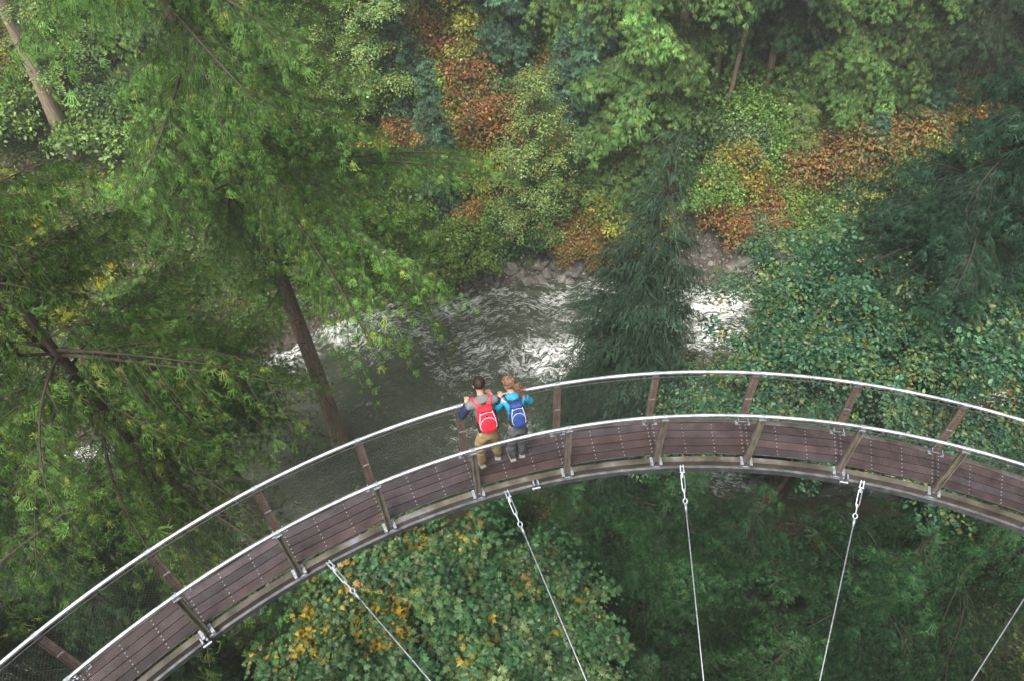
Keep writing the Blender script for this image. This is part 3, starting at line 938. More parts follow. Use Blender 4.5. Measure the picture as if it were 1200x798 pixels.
for (px, py), lb in zip(((381, 650), (590, 565), (797, 537), (1010, 556), (1242, 632)),
        ('steel stay cable anchored left of the hikers running down over the yellowing maple crown',
         'steel stay cable fixed to the deck edge just right of the two hikers',
         'almost upright steel stay cable at the middle of the walkway curve',
         'steel stay cable sloping down left in front of the lower right cedar',
         'rightmost steel stay cable crossing the dark bottom right corner')):
    build_stay(px, py, lb)

# ------------------------------------------------------------------ trees
_r = np.random.RandomState(3)
T_NEAR = [fan_tpl(_r, 6, 16, 2, .023, .18) for _ in range(4)]
T_CEDAR = [fan_tpl(_r, 5, 14, 2, .024, .17, .45) for _ in range(4)]
T_SPRUCE = [frond_tpl(_r, 11, 36, .20, .024, .55, .2, .5) for _ in range(3)]
T_FAR = [fan_tpl(_r, 5, 19, 1, .034, .22) for _ in range(4)]
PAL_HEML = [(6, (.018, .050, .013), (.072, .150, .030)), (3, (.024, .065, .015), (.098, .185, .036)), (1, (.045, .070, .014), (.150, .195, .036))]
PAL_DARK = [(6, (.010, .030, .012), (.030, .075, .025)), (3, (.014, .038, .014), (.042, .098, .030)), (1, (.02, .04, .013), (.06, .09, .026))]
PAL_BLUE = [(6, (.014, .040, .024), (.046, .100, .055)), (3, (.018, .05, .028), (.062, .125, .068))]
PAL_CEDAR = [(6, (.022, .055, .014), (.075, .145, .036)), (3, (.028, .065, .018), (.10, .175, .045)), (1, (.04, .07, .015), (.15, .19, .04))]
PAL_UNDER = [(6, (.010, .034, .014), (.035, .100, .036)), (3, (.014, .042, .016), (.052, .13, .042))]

def place(root, x, y, z=None, rz=0.0, sc=1.0, scz=None):
    root.location = (x, y, gz(x, y) if z is None else z)
    root.rotation_euler = (0, 0, rz)
    root.scale = (sc, sc, scz or sc)
    return root

# --- the big near conifers on the left
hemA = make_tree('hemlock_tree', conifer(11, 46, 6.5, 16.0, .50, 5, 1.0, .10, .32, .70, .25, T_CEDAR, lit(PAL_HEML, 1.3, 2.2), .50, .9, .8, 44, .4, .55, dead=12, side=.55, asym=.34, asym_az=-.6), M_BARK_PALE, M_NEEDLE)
p = at_z(396, 510, -32.0)
place(hemA, p[0], p[1], gz(p[0], p[1]), 0.6)
tag(hemA, 'tallest bright green conifer with drooping fronds and a bare pale trunk beside the river', 'tree')

hemB = make_tree('hemlock_tree', conifer(12, 34, 6.0, 18.0, .50, 5, .86, .10, .34, .60, .22, T_CEDAR, lit(PAL_HEML, 1.2, 2.0), .40, .9, .8, 46, .4, .6, dead=12, side=.5), M_BARK, M_NEEDLE)
place(hemB, -11.2, 12.2, None, 1.0)
tag(hemB, 'conifer with drooping fronds whose trunk passes behind the left rail of the walkway', 'tree')

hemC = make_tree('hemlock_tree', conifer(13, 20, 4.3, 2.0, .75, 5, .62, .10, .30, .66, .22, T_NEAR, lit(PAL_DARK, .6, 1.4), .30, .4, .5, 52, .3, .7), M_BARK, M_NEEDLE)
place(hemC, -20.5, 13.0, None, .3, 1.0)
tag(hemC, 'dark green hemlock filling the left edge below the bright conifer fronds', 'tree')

underA = make_tree('hemlock_tree', conifer(14, 17, 4.6, 1.5, .8, 5, .95, .12, .30, .66, .19, T_NEAR, lit(PAL_UNDER, .4, 1.35), .28, .4, .45, 54, .3, .7), M_BARK, M_NEEDLE)  # dark frond bases and bright tips put shade and highlights into the needle colour
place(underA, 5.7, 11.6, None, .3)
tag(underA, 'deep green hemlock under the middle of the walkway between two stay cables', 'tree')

cedB = make_tree('cedar_tree', conifer(15, 17, 5.0, 2, .7, 5, .95, .14, .36, .70, .19, T_CEDAR, lit(PAL_UNDER, .4, 1.45), .32, .45, .6, 44, .3, .7), M_BARK, M_NEEDLE)  # shade painted into the frond bases, highlights into the tips
place(cedB, 12.2, 9.6, None, .3)
tag(cedB, 'dense dark green cedar below the right end of the walkway', 'tree')

spruce = make_tree('spruce_tree', conifer(16, 26, 5.0, 2, .78, 8, .70, .16, .32, .64, .13, T_SPRUCE, lit(PAL_BLUE, .6, 1.7), .30, .16, .34, 46, .3, .7), M_BARK, M_NEEDLE)
p = at_y(803, 140, 21.0); zb = gz(p[0], p[1])
place(spruce, p[0], p[1], zb, .8, 1.0, (p[2] - zb) / 26.0)
tag(spruce, 'blue green spruce with a pointed top standing in front of the river', 'tree')

def again(src, px_or_xy, label, rz, sc, scz=None, z=None, group=None):
    r = copy_tree(src)
    place(r, px_or_xy[0], px_or_xy[1], z, rz, sc, scz)
    if 'group' in r.keys(): del r['group']
    tag(r, label, src['category'], group)
    return r

again(spruce, at_z(716, 470, -31)[:2] + np.array([-.6, -.6]), 'smaller blue green spruce at the left foot of the pointed spruce', 2.1, .62, .58)
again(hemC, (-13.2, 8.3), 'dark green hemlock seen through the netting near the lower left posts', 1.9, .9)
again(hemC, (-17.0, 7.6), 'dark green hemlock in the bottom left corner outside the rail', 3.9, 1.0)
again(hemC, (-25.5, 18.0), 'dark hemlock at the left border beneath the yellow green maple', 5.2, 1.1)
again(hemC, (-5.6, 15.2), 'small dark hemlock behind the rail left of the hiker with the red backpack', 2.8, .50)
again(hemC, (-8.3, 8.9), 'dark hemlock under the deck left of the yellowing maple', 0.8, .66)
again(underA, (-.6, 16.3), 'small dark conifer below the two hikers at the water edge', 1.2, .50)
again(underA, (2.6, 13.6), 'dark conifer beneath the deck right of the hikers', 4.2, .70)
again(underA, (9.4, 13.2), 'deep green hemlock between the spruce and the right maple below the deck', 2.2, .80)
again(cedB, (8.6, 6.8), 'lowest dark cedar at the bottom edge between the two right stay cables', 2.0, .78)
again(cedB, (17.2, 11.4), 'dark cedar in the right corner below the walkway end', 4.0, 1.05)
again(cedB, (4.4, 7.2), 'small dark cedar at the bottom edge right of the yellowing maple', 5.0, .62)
PAL_DKBLUE = [(6, (.008, .026, .016), (.026, .066, .036)), (3, (.012, .034, .02), (.036, .085, .042))]
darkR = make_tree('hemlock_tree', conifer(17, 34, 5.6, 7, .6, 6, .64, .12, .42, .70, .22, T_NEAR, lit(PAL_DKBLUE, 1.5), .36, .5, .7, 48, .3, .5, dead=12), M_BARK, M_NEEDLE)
place(darkR, 16.2, 21.4, None, 2.0)
tag(darkR, 'dark drooping conifer cut by the right edge of the picture', 'tree')

again(hemB, (-14.8, 20.2), 'conifer with fresh fronds filling the gap between the two big left conifers', 3.0, .80, .66)

# --- maples: lobes are set where the crown bulges, then measured from the trunk foot
def lobes_from(spec, base):
    out = []
    for px, py, z, rpx, flat in spec:
        c = at_z(px, py, z); t = np.linalg.norm(c - np.array([0, 0, CAM_H]))
        r = rpx * t / F_PX
        out.append((c[0] - base[0], c[1] - base[1], c[2] - base[2], r, r, r * flat))
    return out
L_MAPLE = maple_tpl(np.random.RandomState(1))
L_OVAL = oval_tpl()
L_NARROW = oval_tpl(.22, .3)
PAL_MAPLE = [(10, (.030, .085, .034), (.062, .155, .062)), (6, (.042, .105, .036), (.095, .195, .068)), (4, (.075, .125, .045), (.17, .23, .085)), (.5, (.22, .17, .02), (.42, .31, .03)), (.2, (.20, .12, .03), (.34, .21, .06))]
PAL_MAPLE_R = [(10, (.018, .062, .036), (.040, .120, .066)), (6, (.024, .078, .036), (.056, .145, .066)), (4, (.055, .095, .03), (.14, .18, .055)), (.2, (.17, .11, .02), (.30, .21, .04))]

base = np.array([-1.0, 8.4, 0]); base[2] = gz(base[0], base[1])
lob = lobes_from([(455, 690, -13.3, 82, .75), (520, 648, -12.6, 62, .75), (585, 735, -12.6, 80, .75), (665, 735, -13.8, 62, .7), (410, 765, -14, 75, .7), (500, 770, -12.3, 95, .7), (640, 800, -13.2, 72, .7), (575, 668, -13.4, 40, .8), (640, 672, -14.2, 36, .8), (392, 712, -14.4, 46, .8), (545, 850, -13.4, 90, .7), (440, 860, -14.2, 80, .7)], base)
pt = lobes_from([(368, 735, -14.4, 34, .8), (452, 740, -12.8, 30, .8), (485, 650, -12.8, 26, .8), (470, 700, -12.0, 22, .7)], base)
m2 = make_tree('maple_tree', broadleaf(21, 14, lob, 4600, 12, .155, L_MAPLE, PAL_MAPLE, .22, .34, fill=.25, lump=.6, twigs=15, tilt=.5, droopy=.6,
     patch=[(*q[:3], q[3] * 1.1, .42, np.array((.30, .20, .02)), np.array((.52, .36, .03))) for q in pt]), M_BARK_PALE, M_LEAF)
place(m2, base[0], base[1], base[2])
tag(m2, 'maple turning yellow with broad lobed leaves below the left half of the walkway', 'tree')

base = np.array([12.6, 17.6, 0]); base[2] = gz(base[0], base[1])
lob = lobes_from([(905, 345, -15, 55, .8), (960, 330, -14, 62, .8), (960, 400, -13, 78, .75), (1045, 345, -12.6, 80, .75), (1130, 365, -12.8, 85, .75), (1045, 430, -12.6, 85, .7), (1140, 450, -13, 85, .7),
                  (890, 425, -15, 62, .8), (845, 475, -16.5, 60, .8), (935, 490, -14.8, 75, .75), (1040, 510, -14.4, 80, .75), (1150, 530, -14.6, 80, .75), (1215, 400, -13, 85, .75), (800, 520, -18, 50, .8), (1230, 500, -14.6, 80, .75), (1010, 300, -14.5, 48, .8)], base)
m1 = make_tree('maple_tree', broadleaf(22, 14, lob, 10500, 11, .165, oval_tpl(.28, .3), lit(PAL_MAPLE_R, .9, 1.2), .30, .36, fill=.25, lump=.55, twigs=13, tilt=.5, droopy=.6), M_BARK, M_LEAF)
place(m1, base[0], base[1], base[2])
tag(m1, 'broad teal green maple spreading behind the right part of the walkway', 'tree')

PAL_YG = [(6, (.10, .13, .012), (.27, .30, .03)), (4, (.07, .11, .015), (.19, .25, .03)), (1, (.25, .2, .01), (.45, .34, .02))]
lob = [(0, 0, 9, 2.6, 2.6, 2.4), (1.6, .6, 7.4, 2.0, 2.0, 1.8), (-1.5, -.4, 7.0, 2.2, 2.0, 1.8), (.5, -1.2, 6, 2, 2, 1.6), (.2, 1, 11, 1.6, 1.6, 1.6)]
m3 = make_tree('maple_tree', broadleaf(23, 12, lob, 800, 10, .30, L_MAPLE, PAL_YG, .16, .42), M_BARK, M_LEAF)
p = at_z(18, 300, -17.0)
place(m3, p[0], p[1], p[2] - 9.0)
tag(m3, 'bright yellow green maple peeping between the conifers at the left edge', 'tree')
again(m3, at_z(120, 470, -24)[:2], 'small yellow green maple low between the left conifer trunks', 1.0, .5)

# --- trees across the river
PAL_ALDER = [(6, (.060, .115, .030), (.135, .225, .070)), (4, (.08, .13, .03), (.18, .26, .075)), (.8, (.16, .15, .03), (.3, .27, .05))]
lob = [(0, 0, 15.2, 1.3, 1.3, 1.7), (.3, .2, 12.6, 1.9, 1.9, 1.8), (-.9, 0, 10.6, 1.9, 1.9, 1.8), (1.1, .1, 9.6, 2.1, 2.1, 1.9), (-.6, .3, 7.6, 2.3, 2.3, 1.9), (1.3, -.3, 6.2, 2.3, 2.2, 1.8), (-1.2, -.2, 4.6, 2.2, 2.2, 1.7), (.6, -.4, 3.0, 2.4, 2.2, 1.6)]
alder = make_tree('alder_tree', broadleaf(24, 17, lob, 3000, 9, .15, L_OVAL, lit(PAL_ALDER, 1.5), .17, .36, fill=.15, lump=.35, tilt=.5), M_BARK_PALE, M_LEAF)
p = on_ground(622, 296)
def height_at(p, apex_px):
    return at_y(600, apex_px, p[1])[2] - p[2]
h = height_at(p, 78)
place(alder, p[0], p[1], p[2], .5, .92, h / 17)
tag(alder, 'pale green slender alder standing on the far bank above the gravel', 'tree')

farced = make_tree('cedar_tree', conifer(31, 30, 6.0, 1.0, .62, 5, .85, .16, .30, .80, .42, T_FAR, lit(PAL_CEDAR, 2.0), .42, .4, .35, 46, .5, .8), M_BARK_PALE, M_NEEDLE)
p = on_ground(742, 208); place(farced, p[0], p[1], p[2], .4, 1.0)
tag(farced, 'large layered cedar rising out of the mist behind the spruce', 'tree')
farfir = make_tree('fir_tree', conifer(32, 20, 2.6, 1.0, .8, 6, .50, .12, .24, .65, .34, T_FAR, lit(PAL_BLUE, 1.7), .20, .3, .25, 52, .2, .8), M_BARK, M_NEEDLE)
p = on_ground(514, 262); h = height_at(p, 66); place(farfir, p[0], p[1], p[2], 0, .72, h / 20)
tag(farfir, 'thin blue green fir left of the pale alder on the far bank', 'tree')
farhem = make_tree('hemlock_tree', conifer(33, 28, 4.6, 7.5, .7, 5, .80, .12, .30, .75, .42, T_FAR, lit(PAL_DARK, 1.1), .32, .35, .4, 50, .5, .6, dead=16), M_BARK_PALE, M_NEEDLE)

def far(src, base_px, label, rz, sc, apex=None, scz=None, H=None):
    p = on_ground(*base_px)
    if apex is not None: scz = height_at(p, apex) / H
    return again(src, p[:2], label, rz, sc, scz)
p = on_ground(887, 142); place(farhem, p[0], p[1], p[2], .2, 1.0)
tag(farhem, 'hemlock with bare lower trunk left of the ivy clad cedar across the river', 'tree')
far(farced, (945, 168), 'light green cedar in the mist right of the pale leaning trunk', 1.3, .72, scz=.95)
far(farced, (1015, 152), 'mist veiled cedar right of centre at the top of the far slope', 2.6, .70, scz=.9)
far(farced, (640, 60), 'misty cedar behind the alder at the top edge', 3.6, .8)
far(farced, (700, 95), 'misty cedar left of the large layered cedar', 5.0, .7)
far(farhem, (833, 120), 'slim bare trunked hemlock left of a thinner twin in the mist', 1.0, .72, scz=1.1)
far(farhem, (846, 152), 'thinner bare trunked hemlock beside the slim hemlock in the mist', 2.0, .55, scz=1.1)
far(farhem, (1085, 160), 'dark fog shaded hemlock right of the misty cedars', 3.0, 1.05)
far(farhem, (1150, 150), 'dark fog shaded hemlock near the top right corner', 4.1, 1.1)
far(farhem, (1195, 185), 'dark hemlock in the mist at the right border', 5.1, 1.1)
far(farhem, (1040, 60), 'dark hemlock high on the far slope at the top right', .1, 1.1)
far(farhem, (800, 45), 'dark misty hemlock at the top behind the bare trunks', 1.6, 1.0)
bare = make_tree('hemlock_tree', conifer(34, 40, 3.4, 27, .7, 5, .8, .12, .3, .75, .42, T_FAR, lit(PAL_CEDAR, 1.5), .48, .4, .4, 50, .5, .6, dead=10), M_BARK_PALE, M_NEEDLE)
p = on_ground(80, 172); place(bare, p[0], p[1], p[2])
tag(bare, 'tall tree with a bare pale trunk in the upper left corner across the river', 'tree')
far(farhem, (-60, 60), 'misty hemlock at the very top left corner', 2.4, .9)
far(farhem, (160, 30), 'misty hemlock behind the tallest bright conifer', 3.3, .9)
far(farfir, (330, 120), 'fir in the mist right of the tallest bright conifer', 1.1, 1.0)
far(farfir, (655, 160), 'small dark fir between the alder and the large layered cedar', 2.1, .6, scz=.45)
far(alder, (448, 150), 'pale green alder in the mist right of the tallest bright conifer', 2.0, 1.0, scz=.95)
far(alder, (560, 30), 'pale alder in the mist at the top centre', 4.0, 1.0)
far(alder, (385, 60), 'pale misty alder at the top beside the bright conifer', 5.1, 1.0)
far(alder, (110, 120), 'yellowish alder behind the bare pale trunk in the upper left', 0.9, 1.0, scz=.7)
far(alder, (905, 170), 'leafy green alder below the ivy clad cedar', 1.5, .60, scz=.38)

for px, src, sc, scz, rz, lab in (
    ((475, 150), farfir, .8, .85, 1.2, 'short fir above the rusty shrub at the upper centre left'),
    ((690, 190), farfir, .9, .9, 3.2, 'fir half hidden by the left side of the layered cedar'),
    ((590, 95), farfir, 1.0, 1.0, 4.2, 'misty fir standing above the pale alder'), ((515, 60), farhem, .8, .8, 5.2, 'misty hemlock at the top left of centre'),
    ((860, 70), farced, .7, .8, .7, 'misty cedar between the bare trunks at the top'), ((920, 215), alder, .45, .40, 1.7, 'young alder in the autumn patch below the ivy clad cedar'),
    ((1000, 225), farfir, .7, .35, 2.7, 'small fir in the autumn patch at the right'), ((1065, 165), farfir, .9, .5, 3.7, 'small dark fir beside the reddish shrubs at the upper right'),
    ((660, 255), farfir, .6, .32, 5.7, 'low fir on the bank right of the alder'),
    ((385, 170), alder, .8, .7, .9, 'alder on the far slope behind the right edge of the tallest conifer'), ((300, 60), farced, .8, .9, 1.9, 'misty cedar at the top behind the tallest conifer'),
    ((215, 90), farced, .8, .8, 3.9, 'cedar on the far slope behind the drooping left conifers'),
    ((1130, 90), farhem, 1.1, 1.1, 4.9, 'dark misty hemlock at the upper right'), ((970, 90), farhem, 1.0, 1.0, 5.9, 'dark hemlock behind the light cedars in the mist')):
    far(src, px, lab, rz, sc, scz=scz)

# --- shrubs on the far bank
PAL_GREEN_S = [(6, (.045, .10, .020), (.12, .21, .04)), (3, (.06, .12, .02), (.16, .25, .05))]
PAL_YEL_S = [(4, (.12, .12, .02), (.27, .245, .04)), (5, (.07, .10, .018), (.17, .20, .04)), (1, (.18, .11, .02), (.32, .21, .035))]
PAL_ORG_S = [(5, (.13, .058, .018), (.24, .115, .035)), (4, (.09, .045, .02), (.18, .09, .036)), (2, (.14, .095, .018), (.26, .18, .035)), (3, (.05, .065, .018), (.11, .13, .034))]
PAL_GREY_S = [(6, (.055, .10, .045), (.15, .215, .11)), (2, (.07, .11, .04), (.18, .23, .1))]
PAL_DG_S = [(6, (.020, .050, .014), (.055, .115, .032)), (2, (.03, .06, .014), (.08, .14, .035))]
def shrub_proto(seed, pal, n=900, leaf=.115, tpl=None):
    lob = [(0, 0, .95, 1.25, 1.2, .95), (.85, .3, .7, .9, .85, .75), (-.8, -.3, .75, .95, .9, .75), (.1, -.8, .6, .9, .8, .65), (-.1, .8, .75, .9, .8, .7)]
    tm, lm, cm = broadleaf(seed, 2, lob, n, 9, leaf, tpl or L_OVAL, lit(pal, 1.35), .05, .24, stems=4, spread=.4, fill=.2, lump=.4, tilt=.5)
    r = empty('shrub')
    cm.name = 'foliage'; tm.name = 'stems'
    link_mesh('stems', tm, r, M_TWIG); link_mesh('twigs', lm, r, M_TWIG); link_mesh('foliage', cm, r, M_LEAF)
    r['category'] = 'shrub'
    return r
PROTO = {k: shrub_proto(40 + i, p_) for i, (k, p_) in enumerate((('green', PAL_GREEN_S), ('yellow', PAL_YEL_S), ('orange', PAL_ORG_S), ('grey', PAL_GREY_S), ('dark', PAL_DG_S)))}
SHRUBS = [  # kind, base px, scale, label
 ('green', (528, 322), 1.75, 'round bright green shrub overhanging the water at the far bank'),
 ('green', (478, 335), 1.5, 'green shrub at the water edge left of the round bright shrub'),
 ('yellow', (455, 318), 1.3, 'yellowing shrub beside the tallest conifer at the river edge'),
 ('dark', (604, 292), 1.5, 'dark green bush at the foot of the pale alder'),
 ('yellow', (705, 262), 1.9, 'yellow green shrub between the layered cedar and the spruce'),
 ('orange', (672, 300), 1.3, 'orange shrub on the gravel left of the spruce'),
 ('orange', (705, 312), 1.0, 'small orange shrub at the water edge behind the spruce'),
 ('grey', (880, 285), 1.3, 'grey green bush on the gravel right of the spruce'),
 ('orange', (850, 275), 1.5, 'rust orange shrub just right of the spruce crown'),
 ('yellow', (856, 225), 1.7, 'golden yellow shrub right of the spruce top'),
 ('orange', (905, 262), 1.6, 'rust orange shrub above the grey green bush'),
 ('orange', (935, 215), 1.9, 'broad orange brown shrub at the middle of the autumn patch'),
 ('orange', (985, 205), 1.9, 'copper shrub right of the broad orange brown one'),
 ('orange', (1045, 180), 2.0, 'reddish shrub high in the autumn patch at the right'),
 ('orange', (1100, 160), 2.0, 'reddish shrub uppermost right beneath the dark hemlocks'),
 ('yellow', (1000, 255), 1.6, 'yellow flecked shrub above the teal maple'),
 ('green', (945, 285), 1.5, 'green shrub between the gravel and the teal maple'),
 ('yellow', (965, 168), 1.6, 'yellow green shrub under the misty cedars'),
 ('green', (1035, 140), 1.5, 'green shrub under the dark fog shaded hemlock'),
 ('dark', (850, 185), 1.6, 'dark green shrub beneath the bare trunks'),
 ('green', (890, 200), 1.6, 'leafy green shrub left of the orange patch'),
 ('yellow', (545, 160), 1.9, 'yellow shrub left of the alder top'),
 ('orange', (575, 175), 1.8, 'orange shrub touching the left side of the alder top'),
 ('orange', (540, 110), 2.0, 'orange yellow shrub in the mist above the thin fir'),
 ('yellow', (565, 70), 2.0, 'golden misty shrub near the top centre'),
 ('orange', (500, 75), 1.8, 'copper misty shrub at the upper centre left'),
 ('yellow', (560, 225), 1.6, 'yellow green shrub right of the thin fir'),
 ('orange', (552, 265), 1.3, 'small brown orange shrub above the bare bank'),
 ('yellow', (455, 215), 1.9, 'yellow shrub left of the thin fir'),
 ('green', (470, 260), 1.9, 'green shrub low on the left of the thin fir'),
 ('orange', (480, 175), 1.6, 'small rusty shrub left of the thin fir top'),
 ('orange', (640, 110), 1.7, 'rusty shrub in the mist right of the alder top'),
 ('orange', (655, 195), 1.5, 'brown shrub in the shade left of the layered cedar'),
 ('orange', (405, 25), 2.0, 'pinkish brown misty shrub at the top beside the bright conifer'),
 ('green', (165, 75), 2.2, 'yellowish green shrub right of the bare pale trunk'),
 ('yellow', (12, 95), 1.8, 'yellow green shrub left of the bare pale trunk'),
 ('green', (150, 175), 2.2, 'green shrub between the two left conifers on the far bank'),
 ('yellow', (750, 290), 1.5, 'yellow shrub hidden behind the spruce'),
 ('dark', (1130, 235), 2.0, 'dark shrub under the drooping right conifer'),
 ('green', (1080, 245), 1.8, 'green shrub left of the drooping right conifer'),
 ('orange', (1170, 190), 1.8, 'rusty shrub behind the drooping right conifer'),
]
EXTRA = [('green', (430, 285), 2.0, 'green shrub above the yellowing shrub at the river edge'), ('green', (505, 215), 1.7, 'fresh green shrub at the base of the thin fir'), ('dark', (590, 130), 1.9, 'dark shrub behind the left shoulder of the alder'),
 ('green', (600, 55), 2.2, 'green misty shrub above the alder'), ('yellow', (530, 45), 2.0, 'yellowish misty shrub left of the golden one at the top'), ('green', (470, 115), 2.2, 'green misty shrub below the pale misty alder'), ('dark', (440, 240), 2.0, 'dark shrub under the yellow shrub by the thin fir'),
 ('green', (690, 235), 1.6, 'green shrub at the left foot of the layered cedar'), ('dark', (720, 225), 1.8, 'dark shrub below the layered cedar'), ('green', (835, 245), 1.5, 'fresh green shrub hugging the right side of the spruce'), ('grey', (860, 200), 1.5, 'grey green shrub above the golden shrub by the spruce'),
 ('green', (915, 235), 1.7, 'green shrub in the middle of the rust coloured patch'), ('dark', (960, 240), 1.6, 'dark shrub among the rust coloured ones at the right'), ('yellow', (1010, 215), 1.7, 'mustard shrub in the right part of the autumn patch'), ('grey', (970, 262), 1.5, 'grey green shrub behind the teal maple edge'),
 ('green', (1060, 215), 1.8, 'olive shrub beside the mustard shrub'), ('dark', (1020, 170), 1.9, 'dark shrub under the mist veiled cedar'), ('yellow', (1080, 185), 1.7, 'dull yellow shrub left of the uppermost reddish one'), ('green', (925, 185), 1.7, 'olive shrub left of the broad orange brown one'),
 ('dark', (800, 175), 2.0, 'dark shrub between the layered cedar and the bare trunks'), ('green', (865, 150), 1.9, 'green shrub at the foot of the thinner bare trunk'), ('green', (85, 45), 1.8, 'misty green shrub at the top right of the pale trunk'), ('dark', (140, 130), 2.0, 'dark shrub right of the pale trunk foot'),
 ('green', (12, 160), 2.0, 'fresh green shrub below the pale trunk at the left border'), ('green', (640, 240), 1.7, 'pale green shrub leaning on the right side of the alder'), ('green', (580, 285), 1.2, 'small fresh shrub on the gravel left of the alder foot')]
SHRUBS += EXTRA
used = set()
rs = np.random.RandomState(77)
for kind, bp, sc, lab in SHRUBS:
    p = on_ground(*bp)
    if kind not in used:
        o = PROTO[kind]; used.add(kind)
    else: o = copy_tree(PROTO[kind])
    o.location = p; o.rotation_euler = (0, 0, rs.rand() * 6.28); o.scale = (sc, sc, sc * rs.uniform(1.05, 1.7))
    tag(o, lab, 'shrub')

# --- undergrowth that nobody could count
def build_undergrowth():
    rs = np.random.RandomState(5)
    n = 60000
    x = rs.uniform(-50, 50, n); y = rs.uniform(4, 78, n)
    d, _ = bank_dist(x, y)
    keep = ((d > .4 + 3.6 * gravelly(x) + rs.rand(n) * (1 + 1.6 * gravelly(x))) & (d < 52)) | ((d < -RIVER_W - 1.5 - rs.rand(n) * 2) & (y > 3))
    x, y, d = x[keep], y[keep], d[keep]
    z = ground(x, y); n = len(x)
    far_side = d > 0
    pal = np.array([(.030, .062, .016), (.06, .105, .02), (.13, .12, .02), (.12, .062, .022), (.085, .055, .028)])
    tip = np.array([(.085, .15, .035), (.15, .22, .04), (.26, .23, .04), (.22, .12, .04), (.17, .11, .05)])
    wt = np.tile(np.array([6, 3, .5, .25, .5]), (n, 1))
    for px, py, r, kk, a in ((560, 120, 7, 3, 2.5), (560, 90, 8, 2, 3), (570, 240, 5, 4, 6), (930, 210, 9, 3, 3), (960, 230, 9, 4, 5), (1040, 180, 9, 3, 2.5), (1060, 190, 9, 4, 4), (870, 250, 6, 3, 2.5), (480, 190, 7, 2, 4), (700, 270, 5, 2, 4), (990, 250, 6, 2, 5), (1100, 160, 7, 3, 6), (670, 200, 5, 4, 5), (100, 80, 9, 1, 9), (400, 30, 6, 3, 5)):
        c = on_ground(px, py)
        g = np.exp(-((x - c[0]) ** 2 + (y - c[1]) ** 2) / r ** 2) * a
        wt[:, kk] += g
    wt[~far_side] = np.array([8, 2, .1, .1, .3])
    wt *= np.exp(1.2 * np.stack([fbm(x * .2 + 9 * i, y * .2, 3.3 * i, 2) for i in range(5)], 1))
    wt /= wt.sum(1, keepdims=True)
    k = (wt.cumsum(1) > rs.rand(n, 1)).argmax(1)
    L = 12
    ci = np.repeat(np.arange(n), L)
    M = n * L
    a = rs.rand(M) * 6.283
    hgt = np.clip(.5 + .9 * fbm(x * .35, y * .35, 8.8, 2), .1, 2.2)[ci] * rs.rand(M)
    O = np.stack([x[ci] + np.cos(a) * rs.rand(M) * .45, y[ci] + np.sin(a) * rs.rand(M) * .45, z[ci] + hgt], 1)
    D = np.stack([np.cos(a), np.sin(a), rs.uniform(-.4, .7, M)], 1)
    up = np.array([0, -.35, 1.]) + rs.randn(M, 3) * .4
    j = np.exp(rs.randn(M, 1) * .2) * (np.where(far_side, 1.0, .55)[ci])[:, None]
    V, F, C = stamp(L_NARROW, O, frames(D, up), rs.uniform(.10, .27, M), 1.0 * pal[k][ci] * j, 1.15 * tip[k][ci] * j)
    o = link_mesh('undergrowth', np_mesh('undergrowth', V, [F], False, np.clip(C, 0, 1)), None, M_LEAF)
    tag(o, 'mixed green and rust coloured undergrowth carpeting both river banks', 'undergrowth', kind='stuff')
build_undergrowth()

# --- shore stones
def rock_mesh(seed, name='boulder'):
    rs = np.random.RandomState(seed)
    bm = bmesh.new(); bmesh.ops.create_icosphere(bm, subdivisions=3, radius=1.0)
    for v in bm.verts:
        c = v.co
        f = 1 + .32 * float(fbm(c.x * 1.1 + seed * 3, c.y * 1.1, c.z * 1.1, 4))
        v.co = c * f
    for q in range(6):
        nrm = Vector(rs.randn(3)).normalized(); dd = rs.uniform(.55, .85)
        for v in bm.verts:
            h_ = v.co.dot(nrm) - dd
            if h_ > 0: v.co -= nrm * h_ * .85
    me = bpy.data.meshes.new(name); bm.to_mesh(me); bm.free()
    a = me.color_attributes.new('tint', 'FLOAT_COLOR', 'POINT'); g = rs.uniform(.7, 1.25)
    a.data.foreach_set('color', np.tile(np.array([g, g * .99, g * .95, 1], np.float32), len(me.vertices)))
    for p_ in me.polygons: p_.use_smooth = True
    me.materials.append(M_ROCK)
    return me
ROCKS = [rock_mesh(60 + i) for i in range(5)]
rs = np.random.RandomState(8)
BL = [((575, 318), 1.0, 'low brown boulder at the water edge under the round green shrub'), ((545, 338), .8, 'wet dark boulder in the river below the round green shrub'), ((487, 343), .9, 'yellowish flat boulder at the left end of the far shore'),
      ((612, 190), .8, 'pale stone showing through the slope beside the alder'), ((572, 172), .9, 'pale rock on the bare slope left of the alder'), ((640, 322), .7, 'wet boulder at the middle of the gravel shore'), ((700, 322), .9, 'grey boulder at the water edge near the spruce'),
      ((668, 330), .7, 'small dark boulder breaking the water off the gravel shore'), ((865, 318), .9, 'pale boulder on the right gravel shore'), ((890, 300), .8, 'pale boulder below the grey green bush'), ((850, 335), .8, 'wet boulder at the white water right of the spruce')]
def add_rock(p, s, lab, group=None):
    o = bpy.data.objects.new('boulder', ROCKS[rs.randint(5)]); COL.objects.link(o)
    o.location = (p[0], p[1], p[2] + s * .12); o.rotation_euler = (rs.rand() * .6, rs.rand() * .6, rs.rand() * 6.28)
    o.scale = (s * rs.uniform(.8, 1.3), s * rs.uniform(.7, 1.1), s * rs.uniform(.45, .75))
    tag(o, lab, 'boulder', group)
for px, s, lab in BL: add_rock(on_ground(*px), s * .62, lab)
for i in range(130):
    px = (rs.uniform(560, 720), rs.uniform(285, 334)) if i < 84 else (rs.uniform(830, 930), rs.uniform(285, 345))
    p = on_ground(*px)
    add_rock(p, rs.uniform(.16, .62), 'grey stone lying on the gravel shore across the river', 'stones along the far shore')
